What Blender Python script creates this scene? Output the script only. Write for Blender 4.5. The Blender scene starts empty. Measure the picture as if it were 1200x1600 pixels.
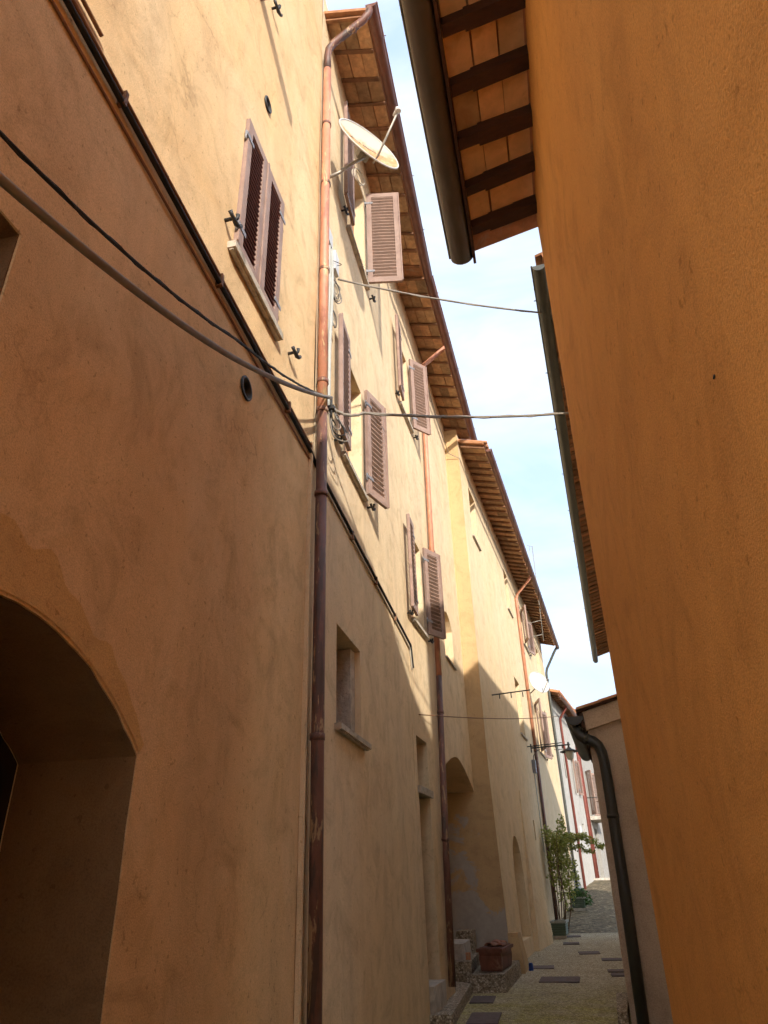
import bpy, math, random
from mathutils import Vector, Matrix, noise
from mathutils.geometry import delaunay_2d_cdt

random.seed(7)
sc = bpy.context.scene
COL = sc.collection

# ------------------------------------------------------------------ camera
cam = bpy.data.cameras.new('camera')
cam_o = bpy.data.objects.new('camera', cam)
COL.objects.link(cam_o)
cam.sensor_fit = 'HORIZONTAL'
cam.sensor_width = 36.0
cam.lens = 36.0 * 1089.0 / 1200.0
cam.clip_start = 0.05
cam.clip_end = 2000.0
cr, cu, cf = Vector((0.9771, 0.2107, -0.0294)), Vector((0.1250, -0.4564, 0.8810)), Vector((-0.1722, 0.8645, 0.4723))
cam_o.matrix_world = Matrix(((cr.x, cu.x, -cf.x, 0), (cr.y, cu.y, -cf.y, 0), (cr.z, cu.z, -cf.z, 1.6), (0, 0, 0, 1)))
sc.camera = cam_o

# ------------------------------------------------------------------ sky and sun
SUN_TO = Vector((1.0, -1.85, 0.95)).normalized()
world = bpy.data.worlds.new('World')
sc.world = world
world.use_nodes = True
wn, wl = world.node_tree.nodes, world.node_tree.links
bg = wn['Background']
sky = wn.new('ShaderNodeTexSky')
sky.sky_type = 'NISHITA'
sky.sun_disc = False
sky.sun_elevation = math.asin(SUN_TO.z)
sky.sun_rotation = math.atan2(SUN_TO.x, SUN_TO.y)
sky.air_density = 1.0
sky.dust_density = 1.6
sky.ozone_density = 1.4
tc = wn.new('ShaderNodeTexCoord')
mp = wn.new('ShaderNodeMapping'); mp.inputs['Scale'].default_value = (1.2, 2.4, 3.0)
cn = wn.new('ShaderNodeTexNoise'); cn.inputs['Scale'].default_value = 2.6; cn.inputs['Detail'].default_value = 7; cn.inputs['Roughness'].default_value = 0.55; cn.inputs['Distortion'].default_value = 0.4
cramp = wn.new('ShaderNodeValToRGB')
cramp.color_ramp.elements[0].position = 0.36; cramp.color_ramp.elements[0].color = (0.78, 0.78, 0.78, 1)
cramp.color_ramp.elements[1].position = 0.72; cramp.color_ramp.elements[1].color = (0.97, 0.97, 0.97, 1)
mix = wn.new('ShaderNodeMixRGB'); veil = wn.new('ShaderNodeValToRGB')
veil.color_ramp.elements[0].position = 0.34; veil.color_ramp.elements[0].color = (1.60, 2.06, 2.85, 1)
veil.color_ramp.elements[1].position = 0.66; veil.color_ramp.elements[1].color = (2.30, 2.50, 2.80, 1)
wl.new(tc.outputs['Generated'], mp.inputs['Vector']); wl.new(mp.outputs[0], cn.inputs['Vector'])
wl.new(cn.outputs['Fac'], veil.inputs[0]); wl.new(veil.outputs[0], mix.inputs[2]); wl.new(cn.outputs['Fac'], cramp.inputs[0]); wl.new(cramp.outputs[0], mix.inputs[0])
wl.new(sky.outputs[0], mix.inputs[1]); wl.new(mix.outputs[0], bg.inputs[0])
bg.inputs[1].default_value = 0.15

sun = bpy.data.lights.new('sun', 'SUN')
sun.energy = 2.0
sun.angle = math.radians(1.3)
sun.color = (1.0, 0.94, 0.84)
sun_o = bpy.data.objects.new('sun', sun)
COL.objects.link(sun_o)
sun_o.rotation_euler = SUN_TO.to_track_quat('Z', 'Y').to_euler()
sun_o.location = (10, -16, 20)

sc.view_settings.view_transform = 'Standard'
sc.view_settings.look = 'None'
sc.view_settings.gamma = 1.0
sc.view_settings.use_curve_mapping = False
sc.view_settings.exposure = 1.7
sc.cycles.use_denoising = True
sc.cycles.max_bounces = 8
sc.cycles.diffuse_bounces = 5
sc.cycles.use_adaptive_sampling = True
sc.cycles.adaptive_threshold = 0.03
sc.cycles.adaptive_min_samples = 12

# ------------------------------------------------------------------ materials
def mat_new(name):
    m = bpy.data.materials.new(name); m.use_nodes = True
    return m, m.node_tree.nodes, m.node_tree.links, m.node_tree.nodes['Principled BSDF']

def pos_node(n, l, scale=(1, 1, 1)):
    g = n.new('ShaderNodeNewGeometry'); mpn = n.new('ShaderNodeMapping')
    mpn.inputs['Scale'].default_value = scale
    l.new(g.outputs['Position'], mpn.inputs['Vector'])
    return mpn.outputs[0]

def noise_node(n, l, vec, scale, detail=4, rough=0.55, dist=0.0):
    t = n.new('ShaderNodeTexNoise'); t.inputs['Scale'].default_value = scale; t.inputs['Detail'].default_value = detail
    t.inputs['Roughness'].default_value = rough; t.inputs['Distortion'].default_value = dist
    l.new(vec, t.inputs['Vector']); return t.outputs['Fac']

def ramp_node(n, l, fac, stops):
    r = n.new('ShaderNodeValToRGB'); e = r.color_ramp.elements
    while len(e) < len(stops): e.new(0.5)
    for i, (p, c) in enumerate(stops):
        e[i].position = p; e[i].color = c if len(c) == 4 else (*c, 1)
    l.new(fac, r.inputs[0]); return r.outputs[0]

def mixc(n, l, fac, a, b, mode='MIX'):
    m = n.new('ShaderNodeMixRGB'); m.blend_type = mode
    for s, v in ((0, fac), (1, a), (2, b)):
        if isinstance(v, (int, float)): m.inputs[s].default_value = v
        elif isinstance(v, tuple): m.inputs[s].default_value = (*v, 1)
        else: l.new(v, m.inputs[s])
    return m.outputs[0]

def bump_node(n, l, hgt, strength, dist, normal=None):
    b = n.new('ShaderNodeBump'); b.inputs['Strength'].default_value = strength; b.inputs['Distance'].default_value = dist
    l.new(hgt, b.inputs['Height'])
    if normal is not None: l.new(normal, b.inputs['Normal'])
    return b.outputs[0]

def mulc(c, k): return tuple(x * k for x in c)

def plaster(name, base, warm, dark, grain=150.0, gstr=0.55, trowel=0.22, patch=0.5, rough=0.92, worn=None, crack=0.0):
    """lime render: base colour, a warmer wash, a darker washed-out streak colour, hairline cracks, grain"""
    m, n, l, p = mat_new(name)
    v = pos_node(n, l); vs = pos_node(n, l, (2.6, 2.6, 0.22))
    big = ramp_node(n, l, noise_node(n, l, v, 0.6, 4, 0.62, 0.8), [(0.36, (0, 0, 0)), (0.66, (1, 1, 1))])
    streak = ramp_node(n, l, noise_node(n, l, vs, 1.0, 5, 0.62, 0.3), [(0.40, (0, 0, 0)), (0.72, (1, 1, 1))])
    med = noise_node(n, l, v, 2.6, 6, 0.70, 1.0)
    fine = noise_node(n, l, v, grain, 2, 0.7)
    c = mixc(n, l, big, base, warm)
    st = n.new('ShaderNodeMath'); st.operation = 'MULTIPLY'; l.new(streak, st.inputs[0]); st.inputs[1].default_value = patch
    c = mixc(n, l, st.outputs[0], c, dark)
    md = ramp_node(n, l, med, [(0.30, (0.76, 0.74, 0.72)), (0.50, (1.0, 1.0, 1.0)), (0.70, (1.07, 1.07, 1.07))])
    c = mixc(n, l, min(1.0, patch + 0.25), c, md, 'MULTIPLY')
    fd = ramp_node(n, l, fine, [(0.28, (0.62, 0.60, 0.58)), (0.60, (1.08, 1.08, 1.08))])
    c = mixc(n, l, 0.6, c, fd, 'MULTIPLY')
    pits = ramp_node(n, l, noise_node(n, l, v, 34, 2, 0.5), [(0.66, (1, 1, 1)), (0.74, (0.60, 0.56, 0.50))])
    c = mixc(n, l, 0.7, c, pits, 'MULTIPLY')
    if crack > 0:
        wv = n.new('ShaderNodeVectorMath'); wv.operation = 'MULTIPLY_ADD'
        nc = n.new('ShaderNodeTexNoise'); nc.inputs['Scale'].default_value = 2.2; nc.inputs['Detail'].default_value = 4; l.new(v, nc.inputs['Vector'])
        l.new(nc.outputs['Color'], wv.inputs[0]); wv.inputs[1].default_value = (0.9, 0.9, 0.9); l.new(v, wv.inputs[2])
        vo = n.new('ShaderNodeTexVoronoi'); vo.feature = 'DISTANCE_TO_EDGE'; vo.inputs['Scale'].default_value = 0.75; l.new(wv.outputs[0], vo.inputs['Vector'])
        cl = ramp_node(n, l, vo.outputs['Distance'], [(0.0, (0.45, 0.40, 0.36)), (0.010, (1, 1, 1))])
        msk = ramp_node(n, l, big, [(0.55, (0, 0, 0)), (0.9, (crack, crack, crack))])
        c = mixc(n, l, msk, c, mixc(n, l, 1.0, c, cl, 'MULTIPLY'))
    wm = None
    if worn:
        # fallen render showing grey cement: mask from noise, stronger low down and deep in the recess
        g = n.new('ShaderNodeNewGeometry'); sx = n.new('ShaderNodeSeparateXYZ'); l.new(g.outputs['Position'], sx.inputs[0])
        mz = n.new('ShaderNodeMapRange'); mz.inputs[1].default_value = 0.9; mz.inputs[2].default_value = 1.5; mz.inputs[3].default_value = 0.34; mz.inputs[4].default_value = 0.0; l.new(sx.outputs[2], mz.inputs[0])
        mx = n.new('ShaderNodeMapRange'); mx.inputs[1].default_value = -1.55; mx.inputs[2].default_value = -1.20; mx.inputs[3].default_value = 0.20; mx.inputs[4].default_value = 0.0; l.new(sx.outputs[0], mx.inputs[0])
        mt = n.new('ShaderNodeMapRange'); mt.inputs[1].default_value = 2.7; mt.inputs[2].default_value = 3.2; mt.inputs[3].default_value = 0.0; mt.inputs[4].default_value = -0.5; l.new(sx.outputs[2], mt.inputs[0])
        a1 = n.new('ShaderNodeMath'); l.new(mz.outputs[0], a1.inputs[0]); l.new(mx.outputs[0], a1.inputs[1])
        a2 = n.new('ShaderNodeMath'); l.new(a1.outputs[0], a2.inputs[0]); l.new(mt.outputs[0], a2.inputs[1])
        a3 = n.new('ShaderNodeMath'); l.new(a2.outputs[0], a3.inputs[0]); l.new(noise_node(n, l, v, 2.4, 8, 0.68, 0.7), a3.inputs[1])
        wm = ramp_node(n, l, a3.outputs[0], [(0.67, (0, 0, 0)), (0.72, (1, 1, 1))])
        wc = mixc(n, l, noise_node(n, l, v, 9, 5, 0.7), worn, mulc(worn, 0.6))
        c = mixc(n, l, wm, c, wc)
    l.new(c, p.inputs['Base Color']); p.inputs['Roughness'].default_value = rough
    p.inputs['Specular IOR Level'].default_value = 0.15
    b1 = bump_node(n, l, noise_node(n, l, v, 5.0, 3, 0.6, 0.5), trowel, 0.03)
    b2 = bump_node(n, l, fine, gstr, 0.005, b1)
    if wm is not None: b2 = bump_node(n, l, wm, -0.6, 0.02, b2)
    l.new(b2, p.inputs['Normal'])
    return m

def simple(name, base, var=0.25, scale=8.0, rough=0.7, bump=0.15, bdist=0.004, metal=0.0, objrand=0.0, spec=0.3, stain=None, stain_at=(0.55, 0.7), sstretch=(1, 1, 1)):
    m, n, l, p = mat_new(name)
    v = pos_node(n, l, sstretch)
    f = noise_node(n, l, v, scale, 6, 0.65, 0.3)
    rr = ramp_node(n, l, f, [(0.25, mulc((1, 1, 1), 1 - var)), (0.75, mulc((1, 1, 1), 1 + var * 0.5))])
    c = mixc(n, l, 1.0, base, rr, 'MULTIPLY')
    if stain:
        sf = ramp_node(n, l, noise_node(n, l, v, scale * 0.7, 8, 0.7, 0.6), [(stain_at[0], (0, 0, 0)), (stain_at[1], (1, 1, 1))])
        c = mixc(n, l, sf, c, stain)
    if objrand > 0:
        oi = n.new('ShaderNodeObjectInfo')
        rr2 = ramp_node(n, l, oi.outputs['Random'], [(0.0, mulc((1, 1, 1), 1 - objrand)), (0.5, (1.0, 0.97, 0.92)), (1.0, (1 + objrand * 0.5, 1 + objrand * 0.2, 1.0))])
        c = mixc(n, l, 1.0, c, rr2, 'MULTIPLY')
    l.new(c, p.inputs['Base Color'])
    p.inputs['Roughness'].default_value = rough; p.inputs['Metallic'].default_value = metal
    p.inputs['Specular IOR Level'].default_value = spec
    if bump > 0:
        l.new(bump_node(n, l, noise_node(n, l, v, scale * 5, 4, 0.6), bump, bdist), p.inputs['Normal'])
    return m

def pebbles(name, cols, scale, mossy=0.0):
    m, n, l, p = mat_new(name)
    v = pos_node(n, l)
    vo = n.new('ShaderNodeTexVoronoi'); vo.inputs['Scale'].default_value = scale; l.new(v, vo.inputs['Vector'])
    sep = n.new('ShaderNodeSeparateColor'); l.new(vo.outputs['Color'], sep.inputs[0])
    c = ramp_node(n, l, sep.outputs[0], [(0.0, cols[0]), (0.35, cols[1]), (0.7, cols[2]), (1.0, cols[3])])
    edge = ramp_node(n, l, vo.outputs['Distance'], [(0.25, (1, 1, 1)), (0.62, (0.55, 0.53, 0.48))])
    c = mixc(n, l, 0.9, c, edge, 'MULTIPLY')
    dirt = ramp_node(n, l, noise_node(n, l, v, 1.6, 6, 0.65), [(0.3, (0.72, 0.70, 0.66)), (0.7, (1.1, 1.08, 1.0))])
    c = mixc(n, l, 0.8, c, dirt, 'MULTIPLY')
    if mossy:
        g = n.new('ShaderNodeNewGeometry'); sx = n.new('ShaderNodeSeparateXYZ'); l.new(g.outputs['Position'], sx.inputs[0])
        mr = n.new('ShaderNodeMapRange'); mr.inputs[1].default_value = 13.8; mr.inputs[2].default_value = 10.8; l.new(sx.outputs[1], mr.inputs[0])
        mm = n.new('ShaderNodeMath'); mm.operation = 'MULTIPLY'; l.new(mr.outputs[0], mm.inputs[0])
        l.new(ramp_node(n, l, noise_node(n, l, v, 2.2, 6, 0.7), [(0.38, (0.25, 0.25, 0.25)), (0.6, (1, 1, 1))]), mm.inputs[1])
        m2 = n.new('ShaderNodeMath'); m2.operation = 'MULTIPLY'; l.new(mm.outputs[0], m2.inputs[0]); m2.inputs[1].default_value = mossy
        c = mixc(n, l, m2.outputs[0], c, mixc(n, l, 1.0, c, (0.80, 0.82, 0.30), 'MULTIPLY'))
    l.new(c, p.inputs['Base Color']); p.inputs['Roughness'].default_value = 0.85; p.inputs['Specular IOR Level'].default_value = 0.25
    inv = n.new('ShaderNodeMath'); inv.operation = 'SUBTRACT'; inv.inputs[0].default_value = 1.0; l.new(vo.outputs['Distance'], inv.inputs[1])
    l.new(bump_node(n, l, inv.outputs[0], 0.8, 0.012), p.inputs['Normal'])
    return m

M = {}
M['ochre'] = plaster('plaster ochre', (0.76, 0.55, 0.315), (0.72, 0.475, 0.235), (0.58, 0.40, 0.225), gstr=0.5, patch=0.65, crack=0.45)
M['ochre2'] = plaster('plaster pale ochre', (0.76, 0.595, 0.38), (0.74, 0.55, 0.33), (0.61, 0.46, 0.30), gstr=0.4, patch=0.65, crack=0.35)
M['cream'] = plaster('plaster cream', (0.75, 0.585, 0.37), (0.74, 0.555, 0.325), (0.64, 0.49, 0.32), gstr=0.35)
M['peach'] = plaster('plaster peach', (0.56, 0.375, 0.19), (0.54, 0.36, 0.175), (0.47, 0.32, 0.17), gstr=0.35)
M['orange'] = plaster('plaster orange', (0.74, 0.375, 0.11), (0.68, 0.325, 0.085), (0.60, 0.30, 0.10), gstr=0.55, trowel=0.2, patch=0.45, grain=170, crack=0.4)
M['orange_patch'] = plaster('plaster orange patch', (0.66, 0.42, 0.18), (0.63, 0.40, 0.16), (0.54, 0.34, 0.15), gstr=0.6)
M['ochre_band'] = plaster('plaster repair', (0.70, 0.50, 0.24), (0.68, 0.48, 0.22), (0.58, 0.40, 0.20), gstr=0.6)
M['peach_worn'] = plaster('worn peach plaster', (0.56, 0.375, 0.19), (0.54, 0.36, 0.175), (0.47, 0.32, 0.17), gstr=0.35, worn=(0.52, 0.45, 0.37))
M['beige'] = plaster('plaster beige', (0.56, 0.43, 0.32), (0.53, 0.40, 0.29), (0.45, 0.34, 0.25), grain=70, gstr=0.8)
M['white'] = plaster('plaster white', (0.50, 0.48, 0.44), (0.46, 0.43, 0.39), (0.36, 0.33, 0.29), gstr=0.3)
M['bounce_white'] = plaster('unseen bounce wall white', (0.80, 0.78, 0.73), (0.78, 0.75, 0.69), (0.70, 0.67, 0.61), gstr=0.3)  # unseen wall set bright white to throw light into the alley
M['grey'] = plaster('plaster grey', (0.40, 0.38, 0.345), (0.36, 0.335, 0.30), (0.28, 0.26, 0.23), gstr=0.3)
M['cement'] = plaster('cement patch', (0.36, 0.315, 0.27), (0.31, 0.27, 0.23), (0.23, 0.20, 0.175), gstr=0.6, patch=0.9)
M['stone'] = simple('grey stone', (0.52, 0.46, 0.385), 0.45, 7, 0.9, 0.7, 0.02, stain=(0.68, 0.62, 0.53))
M['sill'] = simple('stone sill', (0.50, 0.43, 0.34), 0.35, 14, 0.9, 0.4, 0.006, stain=(0.24, 0.20, 0.16), stain_at=(0.5, 0.66))
M['terracotta'] = simple('terracotta soffit tile', (0.52, 0.325, 0.18), 0.5, 9, 0.9, 0.35, 0.005, objrand=0.45, stain=(0.60, 0.45, 0.28), stain_at=(0.52, 0.72))
M['cotto'] = simple('light terracotta tile', (0.80, 0.53, 0.27), 0.25, 7, 0.9, 0.3, 0.004, objrand=0.34, stain=(0.62, 0.36, 0.16), stain_at=(0.55, 0.75))
M['coppo'] = simple('roof tile', (0.42, 0.20, 0.10), 0.4, 6, 0.9, 0.35, 0.006, objrand=0.3, stain=(0.36, 0.29, 0.21), stain_at=(0.54, 0.7))
M['rafter_dark'] = simple('dark brown timber', (0.075, 0.033, 0.018), 0.5, 6, 0.75, 0.5, 0.006, objrand=0.2, sstretch=(1, 4, 4))
M['rafter'] = simple('old rafter timber', (0.27, 0.14, 0.075), 0.5, 8, 0.85, 0.5, 0.006, objrand=0.25)
M['gutter_red'] = simple('red brown gutter', (0.150, 0.058, 0.038), 0.35, 4, 0.45, 0.1, 0.003, spec=0.5, stain=(0.22, 0.11, 0.075), stain_at=(0.55, 0.75))
M['gutter_dark'] = simple('dark brown gutter', (0.085, 0.068, 0.054), 0.25, 5, 0.42, 0.08, 0.002, spec=0.5)
M['gutter_green'] = simple('grey green gutter', (0.055, 0.056, 0.045), 0.3, 4, 0.5, 0.1, 0.002, spec=0.5)
M['pipe_black'] = simple('near black pipe', (0.035, 0.034, 0.030), 0.3, 6, 0.45, 0.08, 0.002, spec=0.5)

def flaking(name, paint, under, chip, lo=0.56, hi=0.60, stretch=(9, 9, 1.6), ch=0.62):
    m, n, l, p = mat_new(name)
    v = pos_node(n, l, stretch)
    f1 = ramp_node(n, l, noise_node(n, l, v, 1.0, 8, 0.65, 0.4), [(lo, (0, 0, 0)), (hi, (1, 1, 1))])
    v2 = pos_node(n, l, (stretch[0] * 1.3, stretch[1] * 1.3, stretch[2] * 1.4))
    f2 = ramp_node(n, l, noise_node(n, l, v2, 1.0, 7, 0.7, 0.8), [(ch, (0, 0, 0)), (ch + 0.03, (1, 1, 1))])
    vv = ramp_node(n, l, noise_node(n, l, pos_node(n, l), 7, 5, 0.6), [(0.3, (0.78, 0.78, 0.78)), (0.7, (1.08, 1.08, 1.08))])
    c = mixc(n, l, f1, paint, under); c = mixc(n, l, f2, c, chip); c = mixc(n, l, 1.0, c, vv, 'MULTIPLY')
    l.new(c, p.inputs['Base Color']); p.inputs['Roughness'].default_value = 0.55
    l.new(bump_node(n, l, f1, 0.3, 0.002), p.inputs['Normal'])
    return m
M['pipe_orange'] = flaking('flaking salmon paint', (0.52, 0.225, 0.13), (0.38, 0.15, 0.09), (0.55, 0.38, 0.20), 0.54, 0.62, ch=0.58)
M['pipe_brown'] = flaking('flaking brown paint', (0.165, 0.068, 0.046), (0.085, 0.045, 0.034), (0.40, 0.26, 0.14), 0.50, 0.56, ch=0.56)
M['pipe_red'] = simple('red painted pipe', (0.22, 0.062, 0.045), 0.3, 5, 0.55, 0.1)
M['pipe_grey'] = simple('grey conduit', (0.40, 0.40, 0.36), 0.2, 6, 0.5, 0.05)
M['shutter'] = simple('mauve brown shutter paint', (0.315, 0.21, 0.165), 0.22, 6, 0.6, 0.15, 0.002, stain=(0.23, 0.145, 0.115), stain_at=(0.48, 0.66))
M['slat'] = simple('shutter slat paint', (0.28, 0.18, 0.135), 0.25, 8, 0.6, 0.1, 0.002)
M['slat_dark'] = simple('maroon slat paint', (0.17, 0.072, 0.06), 0.3, 8, 0.6, 0.1, 0.002)
M['wood_edge'] = simple('shutter end grain', (0.36, 0.20, 0.10), 0.3, 9, 0.7, 0.2)
M['iron'] = simple('black iron', (0.028, 0.027, 0.026), 0.3, 30, 0.55, 0.3, 0.002, spec=0.5)
M['hinge'] = simple('weathered hinge metal', (0.26, 0.25, 0.26), 0.5, 30, 0.5, 0.2, 0.002, metal=0.3)
M['cable_black'] = simple('black cable', (0.020, 0.018, 0.016), 0.2, 10, 0.6, 0.05)
M['cable_grey'] = simple('grey cable', (0.22, 0.19, 0.155), 0.3, 10, 0.6, 0.05)
M['cable_brown'] = simple('brown pipe', (0.22, 0.105, 0.05), 0.3, 10, 0.65, 0.05)
M['cable_pale'] = simple('pale cable', (0.46, 0.41, 0.33), 0.2, 10, 0.6, 0.05)
M['box_white'] = simple('white plastic', (0.56, 0.56, 0.56), 0.12, 6, 0.45, 0.0)
M['box_grey'] = simple('grey plastic box', (0.20, 0.20, 0.22), 0.15, 6, 0.5, 0.0)
M['aggregate'] = pebbles('exposed aggregate paving', [(0.34, 0.28, 0.19), (0.52, 0.45, 0.31), (0.64, 0.56, 0.42), (0.78, 0.71, 0.58)], 46.0, 0.85)
M['aggregate_block'] = pebbles('exposed aggregate block', [(0.20, 0.155, 0.115), (0.38, 0.31, 0.235), (0.50, 0.42, 0.33), (0.70, 0.63, 0.54)], 44.0)
M['bounce_ground'] = simple('bounce ground pale stone', (0.60, 0.54, 0.46), 0.25, 3, 0.85, 0.2)  # pale tone chosen to bounce light from behind the camera
M['cobble'] = pebbles('cobblestones', [(0.10, 0.075, 0.045), (0.165, 0.13, 0.08), (0.225, 0.18, 0.115), (0.36, 0.30, 0.20)], 10.0)
M['slab'] = simple('purple stone slab', (0.150, 0.112, 0.105), 0.35, 14, 0.85, 0.5, 0.006)
M['reveal'] = plaster('plaster with painted shade', (0.20, 0.11, 0.05), (0.18, 0.10, 0.045), (0.13, 0.07, 0.035), gstr=0.5)  # dark tone stands in for shade inside the openings
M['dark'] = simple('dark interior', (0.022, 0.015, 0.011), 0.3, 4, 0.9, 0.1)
M['door'] = simple('dark door timber', (0.060, 0.034, 0.020), 0.4, 5, 0.7, 0.3, sstretch=(5, 5, 0.6))
M['frame_wood'] = simple('window frame paint', (0.30, 0.17, 0.10), 0.25, 8, 0.6, 0.1)
M['dish_white'] = simple('dish enamel', (0.50, 0.49, 0.46), 0.1, 5, 0.45, 0.0)
M['dish_pole'] = simple('galvanised arm', (0.36, 0.33, 0.28), 0.35, 20, 0.5, 0.2, metal=0.4)
M['lettering'] = simple('faded dark lettering', (0.14, 0.18, 0.14), 0.3, 40, 0.6, 0.0)
M['planter_green'] = simple('green plastic planter', (0.115, 0.155, 0.11), 0.25, 8, 0.55, 0.1, stain=(0.28, 0.29, 0.24), stain_at=(0.6, 0.8))
M['planter_rim'] = simple('faded planter rim', (0.36, 0.37, 0.33), 0.25, 9, 0.6, 0.1)
M['planter_red'] = simple('old terracotta plastic', (0.19, 0.068, 0.040), 0.45, 9, 0.65, 0.25, stain=(0.34, 0.20, 0.13), stain_at=(0.56, 0.68), sstretch=(1, 1, 0.5))
M['tile_dull'] = simple('dull red tile', (0.30, 0.135, 0.085), 0.4, 12, 0.85, 0.3, objrand=0.25)
M['soil'] = simple('soil', (0.05, 0.037, 0.026), 0.4, 30, 0.95, 0.6, 0.01)
M['blue'] = simple('blue plastic', (0.025, 0.06, 0.24), 0.2, 8, 0.4, 0.0)
M['stem'] = simple('plant stem', (0.17, 0.11, 0.06), 0.4, 20, 0.85, 0.3)
M['lamp_metal'] = simple('dark lamp metal', (0.075, 0.072, 0.068), 0.25, 12, 0.5, 0.1, metal=0.3)

def leaf_mat(name, a, b, c3):
    m, n, l, p = mat_new(name)
    v = pos_node(n, l)
    c = ramp_node(n, l, noise_node(n, l, v, 9, 3, 0.6), [(0.3, a), (0.5, b), (0.72, c3)])
    l.new(c, p.inputs['Base Color']); p.inputs['Roughness'].default_value = 0.55
    tr = n.new('ShaderNodeBsdfTranslucent'); l.new(c, tr.inputs[0])
    ms = n.new('ShaderNodeMixShader'); ms.inputs[0].default_value = 0.35
    l.new(p.outputs[0], ms.inputs[1]); l.new(tr.outputs[0], ms.inputs[2])
    l.new(ms.outputs[0], n['Material Output'].inputs[0])
    return m
M['leaf'] = leaf_mat('vine leaf', (0.15, 0.19, 0.035), (0.31, 0.33, 0.065), (0.48, 0.45, 0.12))
M['leaf_dark'] = leaf_mat('pot plant leaf', (0.03, 0.075, 0.02), (0.06, 0.12, 0.03), (0.11, 0.18, 0.045))

def glass_mat():
    m, n, l, p = mat_new('window glass')
    p.inputs['Base Color'].default_value = (0.02, 0.022, 0.025, 1); p.inputs['Roughness'].default_value = 0.06
    p.inputs['Specular IOR Level'].default_value = 0.6
    return m
M['glass'] = glass_mat()
def bowl_mat():
    m, n, l, p = mat_new('lamp bowl glass')
    p.inputs['Base Color'].default_value = (0.62, 0.60, 0.50, 1); p.inputs['Roughness'].default_value = 0.25
    return m
M['bowl'] = bowl_mat()
def dish_print():
    """cream dish face with the faded orange flame-like print on its lower half"""
    m, n, l, p = mat_new('printed dish face')
    t = n.new('ShaderNodeTexCoord'); sx = n.new('ShaderNodeSeparateXYZ'); l.new(t.outputs['Object'], sx.inputs[0])
    nz = noise_node(n, l, t.outputs['Object'], 5.5, 5, 0.6, 1.2)
    a = n.new('ShaderNodeMath'); a.operation = 'MULTIPLY_ADD'; l.new(nz, a.inputs[0]); a.inputs[1].default_value = 0.42
    l.new(sx.outputs[1], a.inputs[2])
    f = ramp_node(n, l, a.outputs[0], [(0.24, (1, 1, 1)), (0.38, (0, 0, 0))])
    c2 = ramp_node(n, l, noise_node(n, l, t.outputs['Object'], 8, 5, 0.6, 1.5), [(0.3, (0.40, 0.13, 0.05)), (0.5, (0.55, 0.24, 0.08)), (0.68, (0.56, 0.44, 0.26))])
    c = mixc(n, l, f, (0.44, 0.40, 0.32), c2)
    l.new(c, p.inputs['Base Color']); p.inputs['Roughness'].default_value = 0.5
    return m
M['dish_print'] = dish_print()

# ------------------------------------------------------------------ mesh helpers
ORG = {}

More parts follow.
